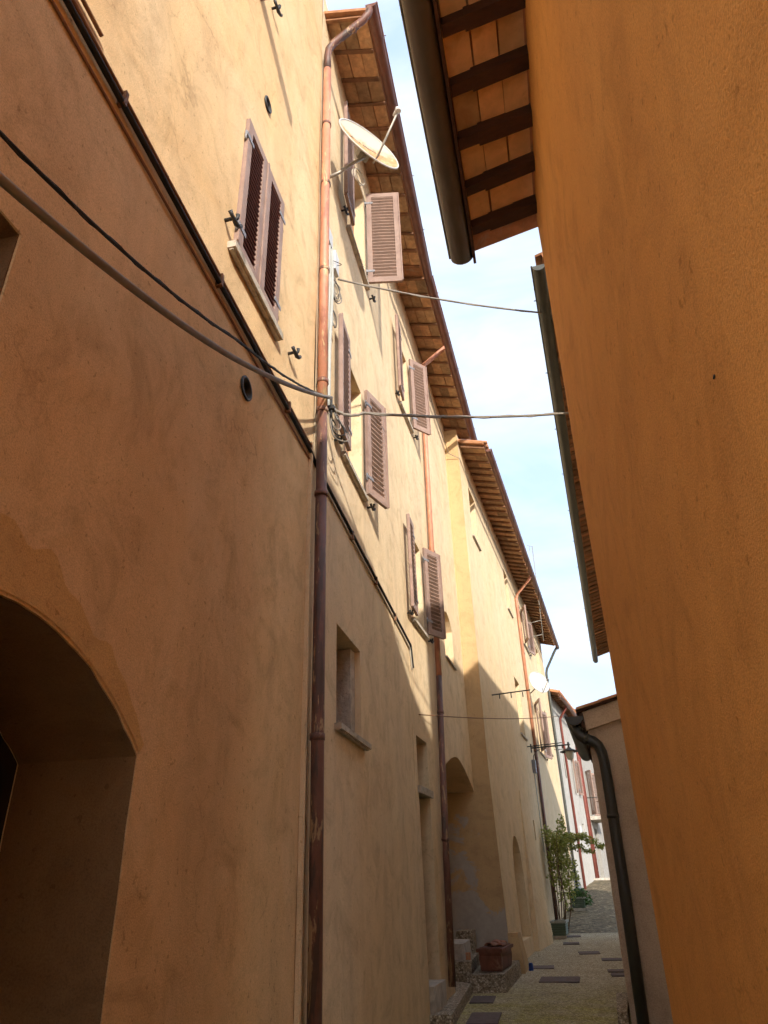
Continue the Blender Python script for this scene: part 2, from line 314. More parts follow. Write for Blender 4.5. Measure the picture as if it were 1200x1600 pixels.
class MB:
    def __init__(s): s.v = []; s.f = []; s.sm = []
    def add(s, verts, faces, smooth=False):
        o = len(s.v); s.v += [Vector(x) for x in verts]
        for f in faces: s.f.append(tuple(i + o for i in f)); s.sm.append(smooth)
        return s
    def box(s, lo, hi, mtx=None):
        x0, y0, z0 = lo; x1, y1, z1 = hi
        vs = [Vector(p) for p in ((x0, y0, z0), (x1, y0, z0), (x1, y1, z0), (x0, y1, z0), (x0, y0, z1), (x1, y0, z1), (x1, y1, z1), (x0, y1, z1))]
        if mtx is not None: vs = [mtx @ v for v in vs]
        return s.add(vs, [(3, 2, 1, 0), (4, 5, 6, 7), (0, 1, 5, 4), (1, 2, 6, 5), (2, 3, 7, 6), (3, 0, 4, 7)])
    def hexa(s, vs):
        return s.add(vs, [(3, 2, 1, 0), (4, 5, 6, 7), (0, 1, 5, 4), (1, 2, 6, 5), (2, 3, 7, 6), (3, 0, 4, 7)])
    def tube(s, pts, r, seg=10, caps=True):
        pts = [Vector(p) for p in pts]
        rr = r if isinstance(r, (list, tuple)) else [r] * len(pts)
        vs = []; ref = None
        for i, p in enumerate(pts):
            t = (pts[min(i + 1, len(pts) - 1)] - pts[max(i - 1, 0)]).normalized()
            if ref is None: ref = Vector((0, 0, 1)) if abs(t.z) < 0.9 else Vector((1, 0, 0))
            u = (ref - t * ref.dot(t)).normalized(); ref = u; w = t.cross(u)
            for k in range(seg):
                a = 2 * math.pi * k / seg
                vs.append(p + (u * math.cos(a) + w * math.sin(a)) * rr[i])
        fs = []
        for i in range(len(pts) - 1):
            for k in range(seg):
                a, b = i * seg + k, i * seg + (k + 1) % seg
                fs.append((a, b, b + seg, a + seg))
        s.add(vs, fs, True)
        if caps:
            o = len(s.v) - len(vs)
            s.f.append(tuple(o + k for k in reversed(range(seg)))); s.sm.append(False)
            s.f.append(tuple(o + (len(pts) - 1) * seg + k for k in range(seg))); s.sm.append(False)
        return s
    def lathe(s, prof, origin, axis=Vector((0, 0, 1)), seg=24):
        axis = Vector(axis).normalized(); q = axis.to_track_quat('Z', 'Y'); vs = []; fs = []
        for r, h in prof:
            for k in range(seg):
                a = 2 * math.pi * k / seg
                vs.append(Vector(origin) + q @ Vector((r * math.cos(a), r * math.sin(a), h)))
        for i in range(len(prof) - 1):
            for k in range(seg):
                a, b = i * seg + k, i * seg + (k + 1) % seg
                fs.append((a, b, b + seg, a + seg))
        return s.add(vs, fs, True)
    def mesh(s, name, org=Vector((0, 0, 0))):
        me = bpy.data.meshes.new(name)
        me.from_pydata([tuple(v - org) for v in s.v], [], s.f)
        me.polygons.foreach_set('use_smooth', s.sm)
        me.update()
        return me
    def build(s, name, mat, parent=None, org=None):
        base = Vector(org) if org is not None else (ORG[parent.name] if parent is not None else Vector((0, 0, 0)))
        me = s.mesh(name, base); me.materials.append(mat)
        return place(name, me, parent, base)

def place(name, me, parent, pos, rotz=0.0, rot=None):
    o = bpy.data.objects.new(name, me); COL.objects.link(o)
    pos = Vector(pos)
    if parent is not None:
        o.parent = parent; o.location = pos - ORG[parent.name]
    else: o.location = pos
    o.rotation_euler = rot if rot is not None else (0, 0, rotz)
    ORG[o.name] = pos
    return o

def tag(o, label=None, cat=None, group=None, kind=None):
    for k, v in (('label', label), ('category', cat), ('group', group), ('kind', kind)):
        if v: o[k] = v
    return o

def thing(name, loc, label, cat, group=None):
    o = bpy.data.objects.new(name, None); COL.objects.link(o)
    o.location = loc; o.empty_display_size = 0.2; ORG[o.name] = Vector(loc)
    return tag(o, label, cat, group)

class Fr:
    """a vertical wall plane through two plan points; P(Y, o, z): at world Y, o metres out of the face"""
    def __init__(s, p0, p1, side='L'):
        s.p0 = Vector((p0[0], p0[1], 0)); d = Vector((p1[0] - p0[0], p1[1] - p0[1], 0)); s.d = d.normalized()
        s.n = Vector((s.d.y, -s.d.x, 0)) if side == 'L' else Vector((-s.d.y, s.d.x, 0))
        s.rz = math.atan2(s.n.y, s.n.x)
        s.side = side
    def P(s, Y, o=0.0, z=0.0):
        t = (Y - s.p0.y) / s.d.y
        return s.p0 + s.d * t + s.n * o + Vector((0, 0, z))
    def box(s, mb, Y0, Y1, o0, o1, z0, z1):
        pts = [s.P(Y0, o0, z0), s.P(Y1, o0, z0), s.P(Y1, o1, z0), s.P(Y0, o1, z0), s.P(Y0, o0, z1), s.P(Y1, o0, z1), s.P(Y1, o1, z1), s.P(Y0, o1, z1)]
        if s.side == 'L': pts = [pts[i] for i in (3, 2, 1, 0, 7, 6, 5, 4)]
        return mb.hexa(pts)

def inside(p, poly):
    c = False; n = len(poly); j = n - 1
    for i in range(n):
        if (poly[i][1] > p[1]) != (poly[j][1] > p[1]) and p[0] < (poly[j][0] - poly[i][0]) * (p[1] - poly[i][1]) / (poly[j][1] - poly[i][1]) + poly[i][0]: c = not c
        j = i
    return c

def uneven(Y, z, seed, amp=0.012):
    return amp * (noise.noise(Vector((Y * 0.55, z * 0.42, seed))) + 0.5 * noise.noise(Vector((Y * 1.5, z * 1.1, seed + 9))))

def rect(y0, y1, z0, z1): return [(y0, z0), (y1, z0), (y1, z1), (y0, z1)]
def arch(y0, y1, z0, zs, za, n=12, pointed=False):
    pts = [(y0, z0), (y1, z0), (y1, zs)]
    c = (y0 + y1) / 2; h = (y1 - y0) / 2
    for k in range(1, n):
        t = k / n; y = y1 - (y1 - y0) * t; u = (y - c) / h
        zz = zs + (za - zs) * ((1 - abs(u) ** 1.6) if pointed else math.sqrt(max(0, 1 - u * u)) if (za - zs) > 0.3 * (y1 - y0) else (1 - u * u))
        pts.append((y, zz))
    pts.append((y0, zs)); return pts

def rough_arch(y0, y1, z0, zs, za):
    p = arch(y0, y1, z0, zs, za, 30)
    right = [(y1, z0 + (zs - z0) * k / 16) for k in range(1, 16)]
    left = [(y0, zs - (zs - z0) * k / 16) for k in range(1, 16)]
    return p[:2] + right + p[2:] + left

def wall_mesh(mb, F, Y0, Y1, z0, z1, holes, off, step=0.5):
    """front face with real openings and their reveals; holes: (polygon, depth)"""
    vs = []; es = []
    ny = max(2, int((Y1 - Y0) / step)); nz = max(2, int((z1 - z0) / step))
    def near_edge(p):
        for poly, _ in holes:
            for i in range(len(poly)):
                a = Vector(poly[i]); b = Vector(poly[(i + 1) % len(poly)]); ab = b - a
                t = max(0, min(1, (Vector(p) - a).dot(ab) / max(ab.length_squared, 1e-9)))
                if (Vector(p) - a - ab * t).length < 0.04: return True
        return False
    for i in range(ny + 1):
        for j in range(nz + 1):
            p = (Y0 + (Y1 - Y0) * i / ny, z0 + (z1 - z0) * j / nz)
            if not near_edge(p) or i in (0, ny) or j in (0, nz): vs.append(Vector(p))
    for poly, _ in holes:
        b = len(vs); vs += [Vector(p) for p in poly]
        es += [(b + i, b + (i + 1) % len(poly)) for i in range(len(poly))]
    ov, oe, of, *_ = delaunay_2d_cdt(vs, es, [], 0, 1e-5)
    keep = []
    for f in of:
        cx = sum(ov[i].x for i in f) / len(f); cz = sum(ov[i].y for i in f) / len(f)
        if not any(inside((cx, cz), poly) for poly, _ in holes): keep.append(tuple(f))
    P3 = [F.P(v.x, off(v.x, v.y), v.y) for v in ov]
    if F.side == 'R': keep = [tuple(reversed(f)) for f in keep]
    # orientation check
    f = keep[0]; nrm = (P3[f[1]] - P3[f[0]]).cross(P3[f[2]] - P3[f[0]])
    if nrm.dot(F.n) < 0: keep = [tuple(reversed(f)) for f in keep]
    mb.add(P3, keep, True)
    for poly, dep in holes:
        n = len(poly)
        fr = [F.P(a, off(a, b), b) for a, b in poly]; bk = [F.P(a, -dep, b) for a, b in poly]
        for i in range(n):
            j = (i + 1) % n
            mb.add([fr[i], fr[j], bk[j], bk[i]], [(0, 1, 2, 3)])
    return mb

def flat_poly(F, poly, o):
    """polygon sheet on a wall plane at depth o"""
    mb = MB(); c = (sum(p[0] for p in poly) / len(poly), sum(p[1] for p in poly) / len(poly))
    vs = [F.P(c[0], o, c[1])] + [F.P(a, o, b) for a, b in poly]
    n = len(poly)
    fs = [(0, 1 + i, 1 + (i + 1) % n) for i in range(n)]
    nr = (vs[1] - vs[0]).cross(vs[2] - vs[0])
    if nr.dot(F.n) < 0: fs = [tuple(reversed(f)) for f in fs]
    return mb.add(vs, fs)

def closed_body(mb, F, Y0, Y1, z0, z1, depth, off=None):
    a = off or (lambda y, z: 0.0)
    f0, f1 = F.P(Y0, a(Y0, z0), z0), F.P(Y1, a(Y1, z0), z0)
    b0, b1 = F.P(Y0, -depth, z0), F.P(Y1, -depth, z0); h = Vector((0, 0, z1 - z0))
    mb.add([f0, b0, b0 + h, f0 + h], [(0, 1, 2, 3)]); mb.add([f1, b1, b1 + h, f1 + h], [(3, 2, 1, 0)])
    mb.add([b0, b1, b1 + h, b0 + h], [(0, 1, 2, 3)])

# ---- eaves: roof slab, rafters, soffit tiles, gutter, tile ends
def eave(house, F, Y0, Y1, zj, ov, pitch, spacing, rw, rh, ncol, tile_mat, raf_mat, first=None, back=4.0, tiles_from=None, coppi=0.0, coppi_from=None, end_step=False, dz=0.0):
    sl = lambda o, Y=None: zj - pitch * o + (0.0 if Y is None else dz * (Y - Y0))
    th = rh + 0.028
    mb = MB()
    for (o0, o1) in ((-back, ov + 0.015),):
        p = []
        for dt in (th, th + 0.06):
            p += [F.P(Y0, o0, sl(o0) + dt), F.P(Y1, o0, sl(o0, Y1) + dt), F.P(Y1, o1, sl(o1, Y1) + dt), F.P(Y0, o1, sl(o1) + dt)]
        if F.side == 'L': p = [p[i] for i in (3, 2, 1, 0, 7, 6, 5, 4)]
        mb.hexa(p)
    roof = mb.build('roof', M['coppo'], house)
    # rafters share one mesh; local x points outwards
    def shear(lo, hi, x0, x1, z0, z1):
        return [Vector((x0, lo, -pitch * x0 + z0)), Vector((x1, lo, -pitch * x1 + z0)), Vector((x1, hi, -pitch * x1 + z0)), Vector((x0, hi, -pitch * x0 + z0)),
                Vector((x0, lo, -pitch * x0 + z1)), Vector((x1, lo, -pitch * x1 + z1)), Vector((x1, hi, -pitch * x1 + z1)), Vector((x0, hi, -pitch * x0 + z1))]
    rm = []
    for k in range(3):
        r = MB(); w = rw * (0.92 + 0.08 * k)
        if end_step:
            r.hexa(shear(-w / 2, w / 2, -0.06, ov * 0.72, 0, rh)); r.hexa(shear(-w * 0.40, w * 0.40, ov * 0.72, ov - 0.005, 0.012, rh))
        else: r.hexa(shear(-w / 2, w / 2, -0.06, ov - 0.01 * k, 0, rh))
        me = r.mesh('rafter'); me.materials.append(raf_mat); rm.append(me)
    tm = []
    tw = ov / ncol
    for k in range(3):
        t = MB(); g = 0.004 + 0.002 * k
        t.hexa(shear(-spacing / 2 + 0.004, spacing / 2 - 0.004, g, tw - g, 0, 0.024))
        me = t.mesh('soffit_tile'); me.materials.append(tile_mat); tm.append(me)
    y = Y0 + (first if first is not None else spacing / 2); i = 0
    while y < Y1 - 0.02:
        place('rafter', rm[(i * 7) % 3], roof, F.P(y + random.uniform(-0.018, 0.018), 0, zj + dz * (y - Y0) + random.uniform(-0.006, 0.004)), F.rz + random.uniform(-0.03, 0.03))
        i += 1
        yc = y + spacing / 2
        if yc < Y1 - spacing * 0.35 and (tiles_from is None or yc > tiles_from):
            for c in range(ncol):
                q = F.P(yc + random.uniform(-0.006, 0.006), c * tw + random.uniform(-0.006, 0.006), zj + dz * (yc - Y0) - pitch * c * tw + rh + random.uniform(-0.008, 0.002))
                place('soffit_tile', tm[random.randrange(3)], roof, q, F.rz + random.uniform(-0.012, 0.012))
        y += spacing
    if coppi > 0:
        cm = MB(); R = 0.085; seg = 8
        vs = []; fs = []
        for x in (-0.9, 0.09):
            for rr in (R, R - 0.016):
                for k in range(seg + 1):
                    a = math.pi * k / seg
                    vs.append(Vector((x, -math.cos(a) * rr, math.sin(a) * rr - pitch * x)))
        N = seg + 1
        for k in range(seg):
            fs += [(k, k + 1, 2 * N + k + 1, 2 * N + k), (N + k + 1, N + k, 3 * N + k, 3 * N + k + 1), (2 * N + k, 2 * N + k + 1, 3 * N + k + 1, 3 * N + k)]
        cm.add(vs, fs, True); me = cm.mesh('roof_tile'); me.materials.append(M['coppo'])
        y = (coppi_from if coppi_from is not None else Y0) + 0.1
        while y < Y1 - 0.05:
            place('roof_tile', me, roof, F.P(y, ov, sl(ov, y) + th + 0.05 + random.uniform(-0.006, 0.006)), F.rz + random.uniform(-0.03, 0.03))
            y += coppi
    return roof

def gutter(house, F, Y0, Y1, og, zg, r, mat, joints=2.0, drop=0.0, bead=True, spikes=0.0):
    mb = MB(); seg = 12
    n = max(2, int((Y1 - Y0) / 1.5)); prof = []
    for rr in (r, r - 0.006):
        ring = [(-math.cos(math.pi * k / seg) * rr, -math.sin(math.pi * k / seg) * rr) for k in range(seg + 1)]
        prof += ring if rr == r else list(reversed(ring))
    m = len(prof); vs = []; fs = []
    for i in range(n + 1):
        y = Y0 + (Y1 - Y0) * i / n; wob = 0.006 * noise.noise(Vector((y * 0.7, og, 3)))
        for (a, b) in prof: vs.append(F.P(y, og + a + wob, zg + b - drop * i / n + wob))
    for i in range(n):
        for k in range(m):
            a, b = i * m + k, i * m + (k + 1) % m
            fs.append((a, b, b + m, a + m))
    mb.add(vs, fs, True)
    for (i, rev) in ((0, False), (n, True)):
        ring = [vs[i * m + k] for k in range(seg + 1)]
        mb.add(ring, [tuple(range(seg + 1)) if rev else tuple(reversed(range(seg + 1)))])
    g = mb.build('gutter', mat, house)
    if bead:
        b = MB(); b.tube([F.P(Y0, og + r + 0.004, zg + 0.004), F.P(Y1, og + r + 0.004, zg + 0.004 - drop)], 0.011, 6); b.build('rolled_edge', mat, g)
    y = Y0 + joints * 0.4
    while joints > 0 and y < Y1:
        jm = MB(); t = (y - Y0) / (Y1 - Y0); vs = []; fs = []
        for yy in (y - 0.02, y + 0.02):
            for k in range(seg + 1):
                a = math.pi * k / seg
                vs.append(F.P(yy, og - math.cos(a) * (r + 0.006), zg - math.sin(a) * (r + 0.006) - drop * t))
        for k in range(seg): fs.append((k, k + 1, seg + 2 + k, seg + 1 + k))
        jm.add(vs, fs, True); jm.build('gutter_joint', mat, g)
        if spikes:
            s2 = MB(); s2.tube([F.P(y, og - r, zg + 0.02 - drop * t), F.P(y, og + r + 0.035, zg + 0.02 - drop * t)], 0.006, 6); s2.build('gutter_strap', mat, g)
        y += joints
    return g

def downpipe(house, name, pts, r, mats, collars=(), collar_mat=None, seg=14):
    """pts: list of runs (each a list of points) with a material each"""
    first = None
    for run, mt in zip(pts, mats):
        mb = MB(); mb.tube(run, r, seg)
        o = mb.build(name, mt, house if first is None else first)
        if first is not None: o.name = 'pipe_length'
        ORG[o.name] = ORG[first.name] if first is not None else ORG[house.name]
        first = first or o
    for c, ax in collars:
        mb = MB(); c = Vector(c); ax = Vector(ax).normalized()
        mb.tube([c - ax * 0.022, c + ax * 0.022], r + 0.008, seg); mb.build('pipe_collar', collar_mat or mats[-1], first)
    return first

def shutter_leaf(house, F, Yh, zb, zt, width, direction, ang, th=0.042, nsl=None, label=None, open_from=0.03, inner=True):
    """hinged leaf: Yh hinge position, direction +1/-1 along the street, ang degrees away from the wall (0 = flat on it)"""
    H = F.P(Yh, open_from, 0)
    a = math.radians(ang)
    t = Vector((F.d.x, F.d.y, 0)) * direction
    u = (t * math.cos(a) + F.n * math.sin(a)).normalized()      # along the leaf
    w = Vector((-u.y, u.x, 0))
    if w.dot(F.n) < 0: w = -w
    def Q(x, y, z): return H + u * x + w * y + Vector((0, 0, z))
    def bx(mb, x0, x1, y0, y1, z0, z1):
        p = [Q(x0, y0, z0), Q(x1, y0, z0), Q(x1, y1, z0), Q(x0, y1, z0), Q(x0, y0, z1), Q(x1, y0, z1), Q(x1, y1, z1), Q(x0, y1, z1)]
        if u.cross(w).z < 0: p = [p[i] for i in (3, 2, 1, 0, 7, 6, 5, 4)]
        mb.hexa(p)
    st = 0.075
    mb = MB()
    bx(mb, 0, st, 0, th, zb, zt); bx(mb, width - st, width, 0, th, zb, zt)
    bx(mb, st, width - st, 0.001, th - 0.001, zb, zb + 0.10); bx(mb, st, width - st, 0.001, th - 0.001, zt - 0.085, zt)
    bx(mb, width, width + 0.018, 0.012, th + 0.012, zb + 0.01, zt - 0.01)       # overlapping rebate strip
    leaf = mb.build('shutter', M['shutter'], house)
    if label: leaf['label'] = label
    ORG[leaf.name] = ORG[house.name]
    n = int((zt - zb - 0.185) / (0.066 if inner else 0.052))
    pitch = (zt - zb - 0.185) / n
    sm = MB()
    hx = (width - 2 * st) / 2
    vs = []
    for (y, z) in (((0.004, 0.008), (0.004, -0.002), (th - 0.001, 0.036), (th - 0.001, 0.048)) if inner else ((0.004, 0.030), (0.009, 0.036), (th - 0.004, 0.006), (th - 0.009, 0.0))):
        vs += [Vector((-hx, y, z)), Vector((hx, y, z))]
    sm.add(vs, [(0, 1, 3, 2), (2, 3, 5, 4), (4, 5, 7, 6), (6, 7, 1, 0), (0, 2, 4, 6), (1, 7, 5, 3)])
    me = sm.mesh('slat'); me.materials.append(M['slat'] if inner else M['slat_dark'])
    rz = math.atan2(u.y, u.x)
    flip = u.cross(w).z < 0
    for k in range(n):
        p = Q(st + hx, 0, zb + 0.10 + pitch * (k + 0.15)) if not flip else Q(st + hx, 0, zb + 0.10 + pitch * (k + 0.15))
        o = place('slat', me, leaf, p, rz if not flip else rz + math.pi)
    for z in (zb + 0.22, zt - 0.22):
        hm = MB(); bx(hm, -0.03, 0.10, th, th + 0.006, z - 0.02, z + 0.02); hm.tube([Q(-0.012, th * 0.6, z - 0.05), Q(-0.012, th * 0.6, z + 0.05)], 0.011, 8)
        hm.build('hinge', M['hinge'], leaf)
    return leaf

def shutter_stop(house, F, Y, z, flip=1):
    """small cast iron shutter stop: bar out of the wall with a branched figure"""
    mb = MB()
    mb.tube([F.P(Y, -0.01, z), F.P(Y, 0.062, z + 0.004)], 0.013, 8)
    mb.tube([F.P(Y - 0.06, 0.055, z + 0.012), F.P(Y - 0.03, 0.06, z - 0.008), F.P(Y + 0.03, 0.062, z - 0.016), F.P(Y + 0.065, 0.066, z - 0.004), F.P(Y + 0.085, 0.07, z + 0.022)], [0.017, 0.014, 0.019, 0.014, 0.016], 8)
    mb.tube([F.P(Y + 0.005, 0.062, z - 0.01), F.P(Y + 0.02 * flip, 0.075, z + 0.025), F.P(Y + 0.012, 0.078, z + 0.048)], [0.015, 0.012, 0.016], 8)
    return mb.build('shutter_stop', M['iron'], house)

def sill(house, F, y0, y1, z, th=0.05, out=0.07, inn=0.12, mat=None):
    mb = MB(); F.box(mb, y0, y1, -inn, out, z - th, z); F.box(mb, y0 + 0.01, y1 - 0.01, 0.005, out - 0.02, z - th - 0.012, z - th)
    return mb.build('window_sill', mat or M['sill'], house)

def casement(house, F, y0, y1, z0, z1, dep):
    """window set back in its opening: frame, mullion and two panes"""
    mb = MB(); w = 0.055
    F.box(mb, y0, y0 + w, -dep - 0.05, -dep, z0, z1); F.box(mb, y1 - w, y1, -dep - 0.05, -dep, z0, z1)
    F.box(mb, y0 + w, y1 - w, -dep - 0.049, -dep - 0.001, z0, z0 + w); F.box(mb, y0 + w, y1 - w, -dep - 0.049, -dep - 0.001, z1 - w, z1)
    c = (y0 + y1) / 2; F.box(mb, c - 0.035, c + 0.035, -dep - 0.048, -dep + 0.004, z0 + w, z1 - w)
    fr = mb.build('window_frame', M['frame_wood'], house); ORG[fr.name] = ORG[house.name]
    for a, b in ((y0 + w, c - 0.035), (c + 0.035, y1 - w)):
        p = MB(); F.box(p, a, b, -dep - 0.03, -dep - 0.022, z0 + w, z1 - w); p.build('pane', M['glass'], fr)
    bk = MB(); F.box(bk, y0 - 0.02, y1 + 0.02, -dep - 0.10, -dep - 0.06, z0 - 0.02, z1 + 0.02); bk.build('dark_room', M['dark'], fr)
    return fr

# ------------------------------------------------------------------ ground
def gz(Y):
    if Y < 22.5: return 0.014 * Y
    if Y < 39.0: return 0.315 + 0.0765 * (Y - 22.5)
    return 1.577 + 0.005 * (Y - 39.0)

def strip(name, Y0, Y1, X0, X1, mat, step, amp, lift=0.0):
    mb = MB(); ny = max(1, int((Y1 - Y0) / step)); nx = max(1, int((X1 - X0) / step)); vs = []; fs = []
    for i in range(ny + 1):
        for j in range(nx + 1):
            y = Y0 + (Y1 - Y0) * i / ny; x = X0 + (X1 - X0) * j / nx
            vs.append(Vector((x, y, gz(y) + lift + amp * noise.noise(Vector((x * 0.9, y * 0.6, 1.3))))))
    for i in range(ny):
        for j in range(nx):
            a = i * (nx + 1) + j; fs.append((a, a + 1, a + nx + 2, a + nx + 1))
    mb.add(vs, fs, True)
    return tag(mb.build(name, mat), None, None, None, 'structure')

mb = MB(); mb.add([(-400, -400, -0.6), (400, -400, -0.6), (400, 400, -0.6), (-400, 400, -0.6)], [(0, 1, 2, 3)])
tag(mb.build('ground', M['soil']), None, None, None, 'structure')
street = strip('street', -2.0, 22.5, -3.2, 4.2, M['aggregate'], 0.5, 0.010)
cobbles = strip('cobbled_ramp', 22.5, 39.0, -2.5, 7.0, M['cobble'], 0.4, 0.03)
strip('upper_street', 39.0, 70.0, -1.0, 16.0, M['cobble'], 1.0, 0.02)
mb = MB(); mb.add([(-60, -80, -0.06), (60, -80, -0.06), (60, -1.99, -0.03), (-60, -1.99, -0.03)], [(0, 1, 2, 3)])
tag(mb.build('bounce_ground', M['bounce_ground']), None, None, None, 'structure')  # unseen ground added behind the camera to bounce light into the alley
# kerb-like step edges at the top of the ramp
mb = MB()
for (y, z) in ((38.3, 1.52),):
    mb.box((1.2, y, z - 0.2), (4.8, y + 0.35, z + 0.10))
tag(mb.build('street_step', M['stone'], cobbles), None)
# dark stone slabs let into the paving
slabs = [(-0.42, 0.21, 13.30, 13.92, -0.05), (-0.59, -0.19, 14.98, 15.42, 0.0), (0.31, 0.74, 17.25, 17.75, 0.02), (0.70, 1.08, 16.10, 16.45, 0.0), (0.02, 0.40, 19.4, 19.85, 0.0),
         (0.72, 1.00, 13.95, 14.25, 0.0), (0.70, 1.0, 14.45, 14.75, 0.0), (-1.33, -1.0, 11.40, 11.98, 0.0), (-1.22, -0.84, 9.95, 10.70, 0.0), (0.1, 0.5, 21.3, 21.7, 0.0)]
for x0, x1, y0, y1, r in slabs:
    mb = MB(); c = Vector(((x0 + x1) / 2, (y0 + y1) / 2, gz((y0 + y1) / 2)))
    w, h = (x1 - x0) / 2, (y1 - y0) / 2
    mb.hexa([Vector((-w, -h, -0.05)), Vector((w, -h, -0.05)), Vector((w, h, -0.05)), Vector((-w, h, -0.05)),
             Vector((-w + .006, -h + .006, 0.012)), Vector((w - .006, -h + .006, 0.012)), Vector((w - .006, h - .006, 0.018)), Vector((-w + .006, h - .006, 0.018))])
    me = mb.mesh('paving_slab'); me.materials.append(M['slab']); place('paving_slab', me, street, c, r)

# ------------------------------------------------------------------ left side, house nearest the camera
FA = Fr((-1.6, 0.0), (-1.6, 10.0))
h1 = thing('house', (-1.6, 2.0, 0.0), 'ochre plastered house with arched doorway nearest on the left', 'house')
offA = lambda Y, z: uneven(Y, z, 1.0)
holes1 = [([(a + 0.012 * noise.noise(Vector((a * 9, b * 9, 4))), b + 0.012 * noise.noise(Vector((a * 9, b * 9, 8)))) for a, b in rough_arch(1.0, 2.70, 0.0, 2.10, 2.45)], 0.55), (rect(0.70, 1.45, 2.95, 3.72), 0.16), (rect(3.08, 3.89, 5.47, 6.92), 0.14)]
def disc(y, z, r, n=14): return [(y + r * math.cos(2 * math.pi * k / n), z + r * math.sin(2 * math.pi * k / n)) for k in range(n)]
holes1 += [(disc(3.42, 7.63, 0.062), 0.16), (disc(3.44, 4.54, 0.075), 0.16)]
mb = MB(); wall_mesh(mb, FA, -1.0, 4.93, -0.2, 14.0, holes1, offA); closed_body(mb, FA, -1.0, 4.93, -0.2, 14.0, 6.0)
w1 = mb.build('wall', M['ochre'], h1)
# eave of the near house, above the picture
eave(h1, FA, -1.0, 4.75, 14.05, 0.6, 0.25, 0.8, 0.08, 0.08, 2, M['terracotta'], M['rafter'])
# doorway: deep opening with shade painted into its lining, plank door with arched head
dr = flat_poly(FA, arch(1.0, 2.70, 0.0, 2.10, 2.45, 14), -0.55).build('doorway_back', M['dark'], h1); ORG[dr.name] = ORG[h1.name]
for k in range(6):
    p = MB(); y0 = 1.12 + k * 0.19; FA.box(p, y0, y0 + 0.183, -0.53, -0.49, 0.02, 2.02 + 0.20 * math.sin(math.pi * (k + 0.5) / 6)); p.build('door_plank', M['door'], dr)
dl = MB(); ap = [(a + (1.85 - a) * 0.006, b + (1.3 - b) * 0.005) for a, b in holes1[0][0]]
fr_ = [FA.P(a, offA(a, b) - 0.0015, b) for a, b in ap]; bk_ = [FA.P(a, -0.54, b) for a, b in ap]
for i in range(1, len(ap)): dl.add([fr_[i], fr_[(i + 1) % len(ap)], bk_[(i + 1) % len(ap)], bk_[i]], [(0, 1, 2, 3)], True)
dl.build('doorway_shade_lining', M['reveal'], h1)
# plaster repairs around the doorway arch
def ring_patch(y0, y1, z0, zs, za, w0, w1, n=16, start=0.0, end=1.0, seed=3):
    c = (y0 + y1) / 2; h = (y1 - y0) / 2; inn = []; out = []
    for k in range(n + 1):
        t = start + (end - start) * k / n; y = y1 - (y1 - y0) * t; u = (y - c) / h
        z = zs + (za - zs) * (1 - u * u); nx, nz = u * 0.55, 1.0 - 0.3 * abs(u)
        L = math.hypot(nx, nz); wo = w0 + (w1 - w0) * t + 0.09 * noise.noise(Vector((t * 5, seed, 0))) + 0.05 * noise.noise(Vector((t * 17, seed, 2))); wi = 0.012
        inn.append((y + nx / L * wi, z + nz / L * wi)); out.append((y + nx / L * wo, z + nz / L * wo))
    return inn, out
def band_mesh(F, inn, out, o):
    m_ = MB(); n = len(inn)
    vs = [F.P(a, offA(a, b) + o, b) for a, b in inn] + [F.P(a, offA(a, b) + o * 0.2, b) for a, b in out]
    m_.add(vs, [(i, i + 1, n + i + 1, n + i) for i in range(n - 1)], True); return m_
i_, o_ = ring_patch(1.0, 2.70, 0, 2.10, 2.45, 0.06, 0.40, 44, 0.0, 0.9)
band_mesh(FA, i_, o_, 0.004).build('plaster_repair', M['orange_patch'], h1)
# small dark window at the left edge, shade painted into its lining
wb = MB(); FA.box(wb, 0.68, 1.47, -0.22, -0.16, 2.93, 3.74); wb = wb.build('window_back', M['door'], h1)
wl_ = MB(); FA.box(wl_, 1.444, 1.449, -0.16, -0.004, 2.95, 3.72); FA.box(wl_, 0.70, 1.444, -0.16, -0.004, 3.714, 3.719); wl_.build('window_shade_lining', M['reveal'], h1)
# closed shutters of the near window
shutter_leaf(h1, FA, 3.085, 5.475, 6.915, 0.385, +1, 0, open_from=-0.015, inner=False, label='closed louvred shutter leaf in bright sun')
shutter_leaf(h1, FA, 3.885, 5.475, 6.915, 0.385, -1, 0, open_from=-0.0155, inner=False)
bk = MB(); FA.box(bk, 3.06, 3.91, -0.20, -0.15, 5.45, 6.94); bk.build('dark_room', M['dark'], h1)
sill(h1, FA, 3.00, 3.94, 5.45, 0.06, 0.055)
shutter_stop(h1, FA, 2.93, 5.57); shutter_stop(h1, FA, 4.22, 5.50)
mb = MB(); FA.box(mb, 3.03, 3.10, -0.02, 0.50, 8.66, 8.84); mb.build('shadow_board', M['shutter'], h1)  # board added to cast the slanting shadow band on the wall below
shutter_stop(h1, FA, 3.34, 9.02)
for (y, z, r) in ((3.42, 7.63, 0.062), (3.44, 4.54, 0.075)):
    mb = MB(); mb.lathe([(r * 0.94, -0.15), (r * 0.94, 0.012), (r * 1.14, 0.012), (r * 1.16, 0.002)], FA.P(y, 0.006, z), FA.n, 20)
    v = mb.build('vent_ring', M['iron'], h1)
    mb = MB(); mb.lathe([(0.0, 0.0), (r, 0.0)], FA.P(y, -0.13, z), FA.n, 16); mb.build('vent_back', M['dark'], h1)

